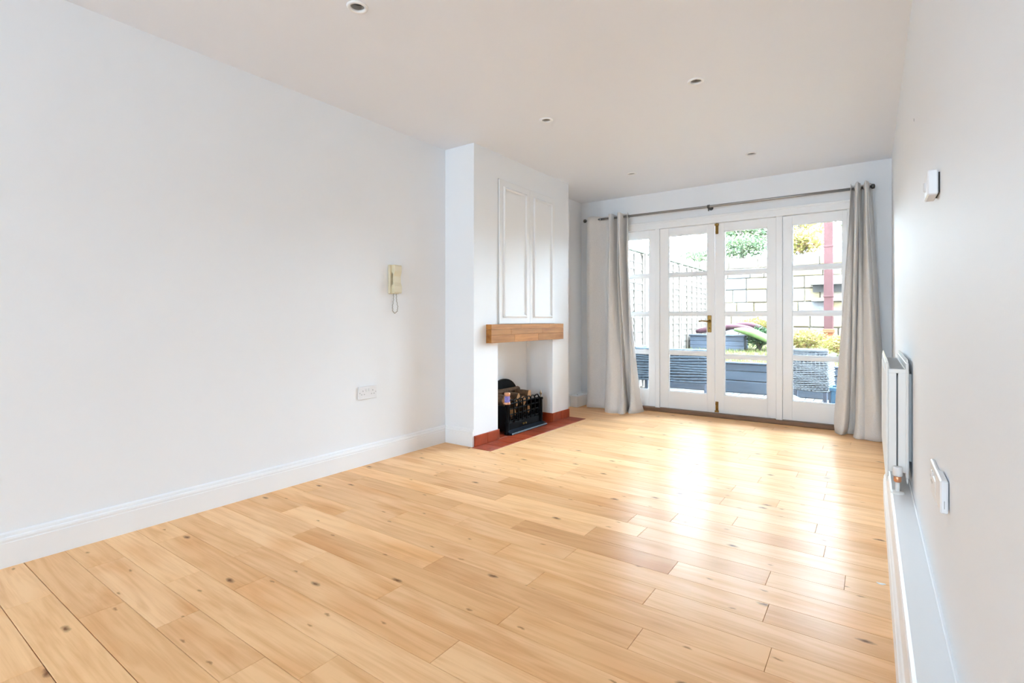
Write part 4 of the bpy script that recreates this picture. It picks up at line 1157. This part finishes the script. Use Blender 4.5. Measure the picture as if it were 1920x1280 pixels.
# slate-blue planter box with rolled things on it
t = thing('planter_box', (-2.4, 9.95, gz(9.95)), 'long slate-blue planter box standing in the raised bed', 'planter')
z0 = gz(9.7)
for i in range(3):
    b = MB(); b.box(-2.84, -1.90, 9.78, 9.81, z0 + i * 0.085, z0 + 0.081 + i * 0.085, 0.004); b.build('plank', 'planter', t)
    b = MB(); b.box(-2.84, -1.90, 10.12, 10.15, z0 + i * 0.085, z0 + 0.081 + i * 0.085, 0.004); b.build('plank', 'planter', t)
for x0 in (-2.84, -1.93):
    b = MB(); b.box(x0, x0 + 0.03, 9.81, 10.12, z0, z0 + 0.25, 0.004); b.build('end_board', 'planter', t)
b = MB(); b.box(-2.86, -1.88, 9.76, 10.17, z0 + 0.253, z0 + 0.28, 0.005); b.build('lid', 'dark_metal', t)
zt = z0 + 0.28
for k, (dy, x0, x1, hgt, lab) in enumerate(((0.0, -2.75, -1.75, 0.16, 'maroon rolled cloth arched over the front of the planter box'), (0.14, -2.45, -1.62, 0.21, 'maroon rolled cloth arched behind the first on the planter box'))):
    b = MB(); b.tube([(x0 + (x1 - x0) * s, 9.86 + dy, zt + 0.035 + hgt * math.sin(math.pi * (0.1 + 0.8 * s)) * (0.35 + 0.65 * s) - 0.05 * (1 - s) * 0) for s in [i / 12 for i in range(13)]], [0.03] + [0.052] * 11 + [0.04], 10)
    o = b.build('rolled_cloth', 'maroon', at=((x0 + x1) / 2, 9.86 + dy, zt)); tag(o, lab, 'cloth')
b = MB(); b.tube([(-2.05, 9.74, zt + 0.10), (-1.9, 9.72, zt + 0.085), (-1.72, 9.70, zt + 0.04), (-1.56, 9.68, zt - 0.03), (-1.46, 9.66, zt - 0.10)], [0.025, 0.06, 0.075, 0.07, 0.04], 10)
tag(b.build('rolled_mat', 'limeroll', at=(-1.75, 9.7, zt - 0.1)), 'green rolled mat leaning over the right end of the planter', 'mat')

# wicker seats on the deck
def weave(name, material, parent, x0, x1, zlo, zhi, y, rows, ncol, amp, bulge=0.0, rad=0.008):
    b = MB()
    for r in range(rows):
        z = zlo + (zhi - zlo) * (r + 0.5) / rows
        pts = []
        for i in range(ncol + 1):
            s = i / ncol
            pts.append((x0 + (x1 - x0) * s, y + (amp if (i + r) % 2 else -amp) - bulge * math.sin(math.pi * s), z + 0.006 * math.sin(6 * s + r)))
        b.tube(pts, rad, 5)
    return b
def wicker_seat(name, label, loc, rot, W, Dp, zb, zt_, material, rows, uprights):
    t = thing(name, loc, label, 'chair', 'wicker seats on the deck')
    def part(nm, b, m):
        me = b.mesh(nm, m); o = bpy.data.objects.new(nm, me); C.objects.link(o); o.parent = t; return o
    w = W / 2
    # back, seen from behind: woven panel and its padded top roll
    part('woven_back', weave('woven_back', material, t, -w, w, zb, zt_ - 0.02, 0.0, rows, uprights * 2, 0.006, 0.03, (zt_ - zb) / rows * 0.42), material)
    b = MB()
    for i in range(uprights):
        x = -w + W * i / (uprights - 1)
        b.tube([(x, -0.03 * math.sin(math.pi * i / (uprights - 1)), zb), (x, -0.03 * math.sin(math.pi * i / (uprights - 1)), zt_ - 0.02)], 0.007, 5)
    part('back_stakes', b, material)
    b = MB(); b.tube([(-w + W * s, -0.03 * math.sin(math.pi * s), zt_ - 0.015) for s in [i / 10 for i in range(11)]], 0.022, 8); part('top_roll', b, material)
    b = MB(); b.box(-w + 0.02, w - 0.02, 0.02, 0.045, zb + 0.01, zt_ - 0.04); part('back_liner', b, 'dark_metal')
    for s in (-1, 1):
        b = MB()
        rr = max(6, rows * 2 // 3)
        for r in range(rr):
            z = zb + (0.42) * (r + 0.5) / rr
            b.tube([(s * w + 0.006 * (1 if (i + r) % 2 else -1), Dp * i / 10, z) for i in range(11)], 0.42 / rr * 0.42, 5)
        b.tube([(s * w, 0, zb + 0.43), (s * w, Dp, zb + 0.43)], 0.03, 8)
        part('arm_side', b, material)
        for yl in (0.03, Dp - 0.03):
            b = MB(); b.box(s * (w - 0.03) - 0.02, s * (w - 0.03) + 0.02, yl - 0.02, yl + 0.02, 0, zb + 0.05, 0.003); part('leg', b, 'dark_metal')
    b = MB(); b.box(-w + 0.02, w - 0.02, 0.05, Dp, zb + 0.06, zb + 0.20, 0.02); part('seat_base', b, material)
    t.rotation_euler = (0, 0, rot)
    return t
wicker_seat('wicker_armchair', 'wide dark blue-grey wicker armchair with its back to the left door leaf', (-2.26, 6.88, ZD), math.radians(8), 0.96, 0.62, 0.265, 0.71, 'wicker', 12, 9)
wicker_seat('wicker_armchair', 'pale grey tightly woven wicker chair behind the right side window', (-0.70, 7.30, ZD), math.radians(-4), 0.46, 0.50, 0.22, 0.74, 'wicker2', 22, 12)

# odds and ends lying on the deck by the right side window
t = thing('storage_crate', (-0.30, 7.05, ZD), 'blue plastic crate on the deck at the right edge of the side window', 'crate')
b = MB(); b.box(-0.42, -0.14, 6.95, 7.20, ZD, ZD + 0.30, 0.01); b.build('crate_body', 'teal', t)
b = MB()
for (x0, x1, y0, y1) in ((-0.435, -0.125, 6.935, 6.96), (-0.435, -0.125, 7.19, 7.215), (-0.435, -0.41, 6.96, 7.19), (-0.15, -0.125, 6.96, 7.19)): b.box(x0, x1, y0, y1, ZD + 0.28, ZD + 0.32, 0.004)
b.build('crate_rim', 'teal', t)
b = MB(); b.box(-0.20, 0.20, -0.13, 0.13, 0, 0.014, 0.003)
o = b.build('board_sheet', 'paleblue'); o.location = (-0.66, 6.98, ZD + 0.10); o.rotation_euler = (math.radians(10), math.radians(24), math.radians(20))
tag(o, 'pale blue flat board propped against the blue crate on the deck', 'board')
t = thing('toy_spade', (-0.52, 6.60, ZD), 'small red plastic scoop lying on the deck by the blue crate', 'scoop')
b = MB(); b.extrude([(-0.05, 0), (0.05, 0), (0.055, 0.03), (0.045, 0.03), (0.042, 0.008), (-0.042, 0.008), (-0.045, 0.03), (-0.055, 0.03)], 'y', 6.54, 6.68, ox=-0.52, oz=ZD); b.build('scoop_blade', 'redplastic', t)
b = MB(); b.tube([(-0.52, 6.68, ZD + 0.015), (-0.50, 6.79, ZD + 0.03)], 0.012, 8); b.build('scoop_handle', 'redplastic', t)
